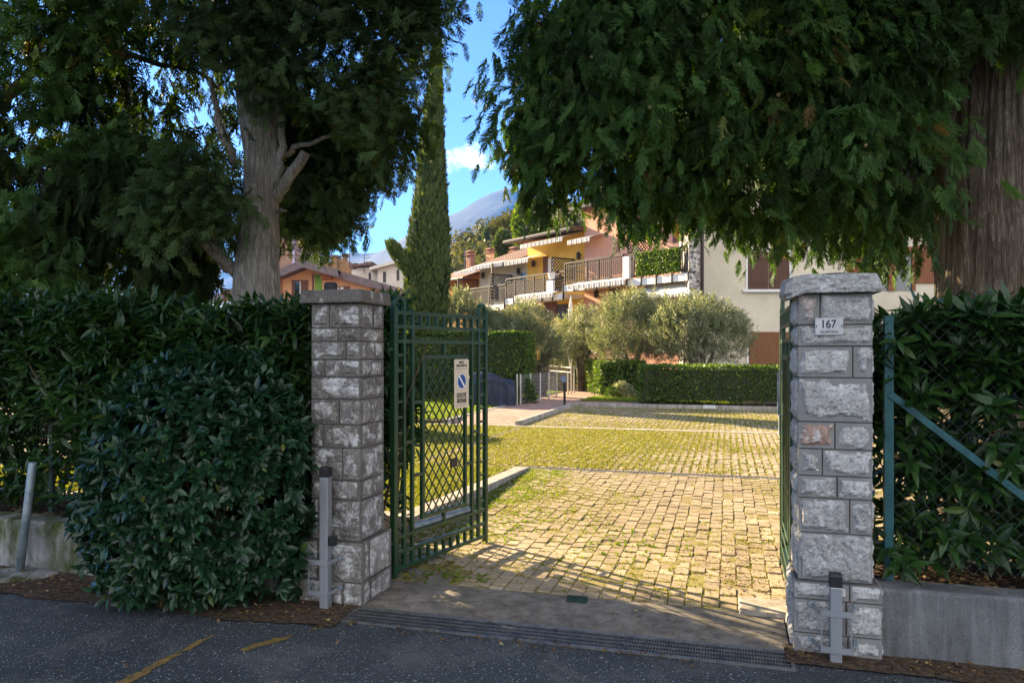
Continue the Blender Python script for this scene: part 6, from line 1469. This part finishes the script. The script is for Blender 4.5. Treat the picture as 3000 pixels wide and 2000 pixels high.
# ================================================================ hills and mountains
def ridge_terrain(name, mat, ridge, Y0, depth, seed, rough, nx=180, ny=46, zb=-4.0, smooth=True, yo=0.0):
    rx_ = np.array([pp(x, y, Y0)[0] for x, y in ridge]); rzv = np.array([pp(x, y, Y0)[2] for x, y in ridge])
    def fn(i, j):
        x = rx_[0] + (rx_[-1] - rx_[0]) * i; top = np.interp(x, rx_, rzv); s = np.where(j < .75, j / .75, 1 - (j - .75) / .25 * .6)
        y = Y0 + depth * (j - .75) ; n = (fbm(x / depth * 9 + seed, y / depth * 9, seed, 5) - .5) * rough; rg = np.abs(fbm(x / depth * 5 + 3, y / depth * 2.2, seed + 3, 4) - .5) * 2
        z = zb + (top - zb) * (s ** 0.85) * (1 - .22 * (1 - s) * (1 - rg) * 2.0 * (j < .75)) + n * np.clip(np.sin(np.clip(j, 0, 1) * np.pi) + .15, 0, 1) * .6 + n * .35 * (np.abs(j - .75) < .03)
        return np.stack([x, y, z], 1)
    V, Fq = grid_mesh(fn, nx, ny); return tag(np_mesh(name, V, Fq, mat, smooth=smooth), kind='structure')
ridge_terrain('mountain', M['mountain'], [(200, 1010), (700, 850), (900, 790), (1000, 745), (1035, 738), (1080, 741), (1110, 735), (1145, 712), (1180, 692), (1215, 668), (1250, 650), (1290, 637), (1320, 624), (1360, 603), (1400, 580), (1440, 562), (1480, 551), (1530, 548), (1600, 560), (1800, 610), (2300, 560), (3000, 640), (3800, 800)], 1900, 1300, 4, 34, 260, 60)
ridge_terrain('mountain', M['mountain'], [(-1500, 940), (-200, 860), (400, 800), (700, 775), (800, 762), (862, 757), (905, 752), (940, 758), (1000, 790), (1200, 850), (1500, 940)], 2300, 900, 9, 20, 160, 40)
ridge_terrain('hillside', M['hill'], [(1180, 860), (1290, 790), (1335, 735), (1380, 712), (1420, 700), (1470, 676), (1530, 655), (1600, 640), (1800, 600), (2300, 560), (3000, 600)], 110, 90, 5, 3, 120, 40, 0.0)
# woodland on the near hillside reads as one mass
rng = np.random.default_rng(201); dep = bpy.data.objects['hillside'].data
hv = np.empty(len(dep.vertices) * 3); dep.vertices.foreach_get('co', hv); hv = hv.reshape(-1, 3) + np.array(bpy.data.objects['hillside'].location)
hv = hv.reshape(40, 120, 3)
ti = []; P = []
for k in range(900):
    i, j = rng.integers(2, 62), rng.integers(6, 33); q = hv[j, i]; r = rng.uniform(.9, 2.1); n = 60
    if fbm(np.array([i * .25]), np.array([j * .25]), 9)[0] < .33: continue
    a = rng.normal(size=(n, 3)); a /= np.linalg.norm(a, axis=1, keepdims=True); P.append(q + np.array([0, 0, r * .6]) + a * np.array([r, r, r * 1.1]) * rng.uniform(.6, 1, (n, 1))); ti.append(np.clip(rng.normal(.5, .25) + rng.normal(0, .12, n), 0, 1))
P = np.concatenate(P); ti = np.concatenate(ti); n = len(P); V, Fq, T = inst(*quad_template(.7), P, frames(rng.normal(size=(n, 3)), rng), rng.uniform(.35, .8, n), ti)
tag(np_mesh('woodland', V, Fq, M['farleaf'], None, T), kind='stuff')
def far_tree(name, label, x, yb, yt, Y, rx, mat, n, seed, ls, tall=False, bare=False):
    rng = np.random.default_rng(seed); b = pp(x, yb, Y); tp = pp(x, yt, Y); t = thing(name, label, 'tree', b); h = tp[2] - b[2]
    a = rng.normal(size=(n, 3)); a /= np.linalg.norm(a, axis=1, keepdims=True); c = b + np.array([0, 0, h * (.5 if tall else .66)]); R3 = np.array([rx, rx, h * (.5 if tall else .36)])
    P = c + a * R3 * (rng.uniform(.4 if bare else .7, 1, (n, 1))); d = a + np.array([0, 0, .7]) + rng.normal(size=(n, 3)) * .3
    V, Fq, T = inst(*quad_template(.12 if bare else .5), P, frames(d, rng), ls * rng.uniform(.6, 1.3, n), np.clip(rng.normal(.5, .2, n), 0, 1)); np_mesh('crown', V, Fq, M[mat], t, T)
    m = MB(); m.tube(b - np.array([0, 0, 1.0]), c + np.array([0, 0, h * .25]), .03 * h, .008 * h, 7)
    if bare:
        for k in range(26):
            q = b + np.array([0, 0, h * rng.uniform(.3, .6)]); e = c + rng.normal(size=3) * R3 * .55; m.path([q, (q + e) / 2 + np.array([0, 0, -.1]), e], [.012 * h, .007 * h, .003 * h], 5)
    m.build('trunk', M['bark_o'], t); return t
far_tree('bare_tree', 'sparse brownish bare tree on the hillside behind the roofs', 1482, 745, 640, 62, 1.25, 'farleaf', 1500, 301, .55, False, True)
far_tree('dark_cypress', 'small dark narrow cypress standing on the hillside crest', 1431, 705, 672, 95, .45, 'column', 500, 302, .5, True)
far_tree('dark_cypress', 'dark ivy-clad tree just behind the chimneys of the cream roof', 1473, 760, 680, 52, .42, 'column', 900, 303, .4, True)
far_tree('leafy_tree', 'tall sunlit yellow-green tree half behind the overhanging cypress', 1545, 735, 575, 46, .85, 'boxhedge', 3000, 304, .3, True)
far_tree('leafy_tree', 'distant round tree seen through the dark cypress curtains', 180, 905, 640, 40, 3.2, 'farleaf', 4500, 305, .3)
# ================================================================ air, sky, sun, camera
HAZE = True
if HAZE:
    m = MB(); m.box(-5200, 5200, -200, 4300, -6.0, 480); 
    t = NT('haze_air'); v = t.n('ShaderNodeVolumePrincipled'); v.inputs['Color'].default_value = (0.10, 0.33, 1.0, 1); v.inputs['Density'].default_value = 0.00017; v.inputs['Anisotropy'].default_value = 0.2
    t.l(v.outputs[0], t.out.inputs['Volume']); hz = m.build('haze', t.m); tag(hz, kind='stuff')
EL = math.radians(20.0); SX, SY = -0.72, 0.69
az = math.atan2(SX, SY)
w = D.worlds.new('World'); S.world = w; w.use_nodes = True; nt = w.node_tree; nt.nodes.clear()
def N(typ): return nt.nodes.new(typ)
out = N('ShaderNodeOutputWorld'); bg = N('ShaderNodeBackground'); sky = N('ShaderNodeTexSky')
sky.sky_type = 'NISHITA'; sky.sun_disc = False; sky.sun_elevation = EL; sky.sun_rotation = az; sky.altitude = 200; sky.air_density = 1.0; sky.dust_density = 0.1; sky.ozone_density = 2.0
bg.inputs['Strength'].default_value = 0.05
# one small fair-weather cloud beside the column cypress
cd = Vector(((1372 - CX) / F, 1.0, (HY - 468) / F)).normalized(); rgt = cd.cross(Vector((0, 0, 1))).normalized(); upv = rgt.cross(cd)
tc = N('ShaderNodeTexCoord')
def dot(vec, k):
    d = N('ShaderNodeVectorMath'); d.operation = 'DOT_PRODUCT'; nt.links.new(tc.outputs['Generated'], d.inputs[0]); d.inputs[1].default_value = vec
    mm = N('ShaderNodeMath'); mm.operation = 'MULTIPLY'; nt.links.new(d.outputs['Value'], mm.inputs[0]); mm.inputs[1].default_value = k; return mm.outputs[0]
xx_, yy_ = dot(rgt, 1 / 0.040), dot(upv, 1 / 0.021)
def mth(op, a, b=None):
    m_ = N('ShaderNodeMath'); m_.operation = op
    for k, v in enumerate((a, b)):
        if v is None: continue
        if hasattr(v, 'node'): nt.links.new(v, m_.inputs[k])
        else: m_.inputs[k].default_value = v
    return m_.outputs[0]
yt = mth('ADD', yy_, mth('MULTIPLY', xx_, 0.35))
r2 = mth('SQRT', mth('ADD', mth('POWER', mth('ABSOLUTE', xx_), 2.0), mth('POWER', mth('ABSOLUTE', yt), 2.0)))
ns = N('ShaderNodeTexNoise'); ns.inputs['Scale'].default_value = 42; ns.inputs['Detail'].default_value = 7; ns.inputs['Roughness'].default_value = 0.6; nt.links.new(tc.outputs['Generated'], ns.inputs['Vector'])
ff = mth('ADD', mth('SUBTRACT', 0.62, mth('MULTIPLY', r2, 0.72)), mth('MULTIPLY', mth('SUBTRACT', ns.outputs['Fac'], 0.5), 2.3))
fr_ = dot(cd, 1.0); ok = mth('GREATER_THAN', fr_, 0.5); ff = mth('MULTIPLY', mth('MINIMUM', mth('MAXIMUM', ff, 0.0), 1.0), ok)
mx = N('ShaderNodeMix'); mx.data_type = 'RGBA'; nt.links.new(mth('MULTIPLY', ff, 0.9), mx.inputs[0]); tn = N('ShaderNodeMix'); tn.data_type = 'RGBA'; tn.blend_type = 'MULTIPLY'; tn.inputs[0].default_value = 1.0; nt.links.new(sky.outputs[0], tn.inputs[6]); tn.inputs[7].default_value = (0.41, 0.57, 0.90, 1); nt.links.new(tn.outputs[2], mx.inputs[6]); mx.inputs[7].default_value = (11, 11, 11, 1)
# unseen bright cloud bank added behind the viewer to lighten shaded fronts
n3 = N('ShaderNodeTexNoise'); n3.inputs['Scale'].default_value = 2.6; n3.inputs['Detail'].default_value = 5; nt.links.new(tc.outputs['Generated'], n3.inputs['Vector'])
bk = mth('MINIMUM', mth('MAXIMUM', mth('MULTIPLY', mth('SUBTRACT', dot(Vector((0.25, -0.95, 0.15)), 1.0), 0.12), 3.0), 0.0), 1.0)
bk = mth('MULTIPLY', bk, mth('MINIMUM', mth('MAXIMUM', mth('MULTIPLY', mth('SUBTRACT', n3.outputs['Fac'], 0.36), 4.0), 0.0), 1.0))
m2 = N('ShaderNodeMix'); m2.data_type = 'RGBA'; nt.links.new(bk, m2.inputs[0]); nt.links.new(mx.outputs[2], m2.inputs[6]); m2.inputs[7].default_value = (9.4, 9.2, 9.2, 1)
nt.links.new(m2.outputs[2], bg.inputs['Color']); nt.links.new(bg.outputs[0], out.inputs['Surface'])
sd = D.lights.new('sun', 'SUN'); sd.energy = 5.0; sd.angle = math.radians(0.5); sd.color = (1.0, 0.79, 0.49)
so = D.objects.new('sun', sd); COL.objects.link(so); so.location = (-20, 20, 15)
sv = Vector((SX * math.cos(EL) / math.hypot(SX, SY), SY * math.cos(EL) / math.hypot(SX, SY), math.sin(EL)))
so.rotation_euler = (-sv).to_track_quat('-Z', 'Y').to_euler()
cam = D.cameras.new('camera'); cam.sensor_width = 36; cam.lens = 36 * F / 3000; cam.shift_y = (HY - 1000) / 3000; cam.clip_start = 0.05; cam.clip_end = 12000
co = D.objects.new('camera', cam); COL.objects.link(co); co.location = (0, 0, EYE); co.rotation_euler = (math.radians(90), 0, 0)
S.camera = co
S.view_settings.view_transform = 'Standard'; S.view_settings.look = 'None'; S.view_settings.gamma = 1; S.view_settings.use_curve_mapping = False
S.view_settings.exposure = 2.7
S.cycles.max_bounces = 8; S.cycles.diffuse_bounces = 4; S.cycles.transmission_bounces = 6; S.cycles.use_denoising = True; S.cycles.volume_bounces = 0
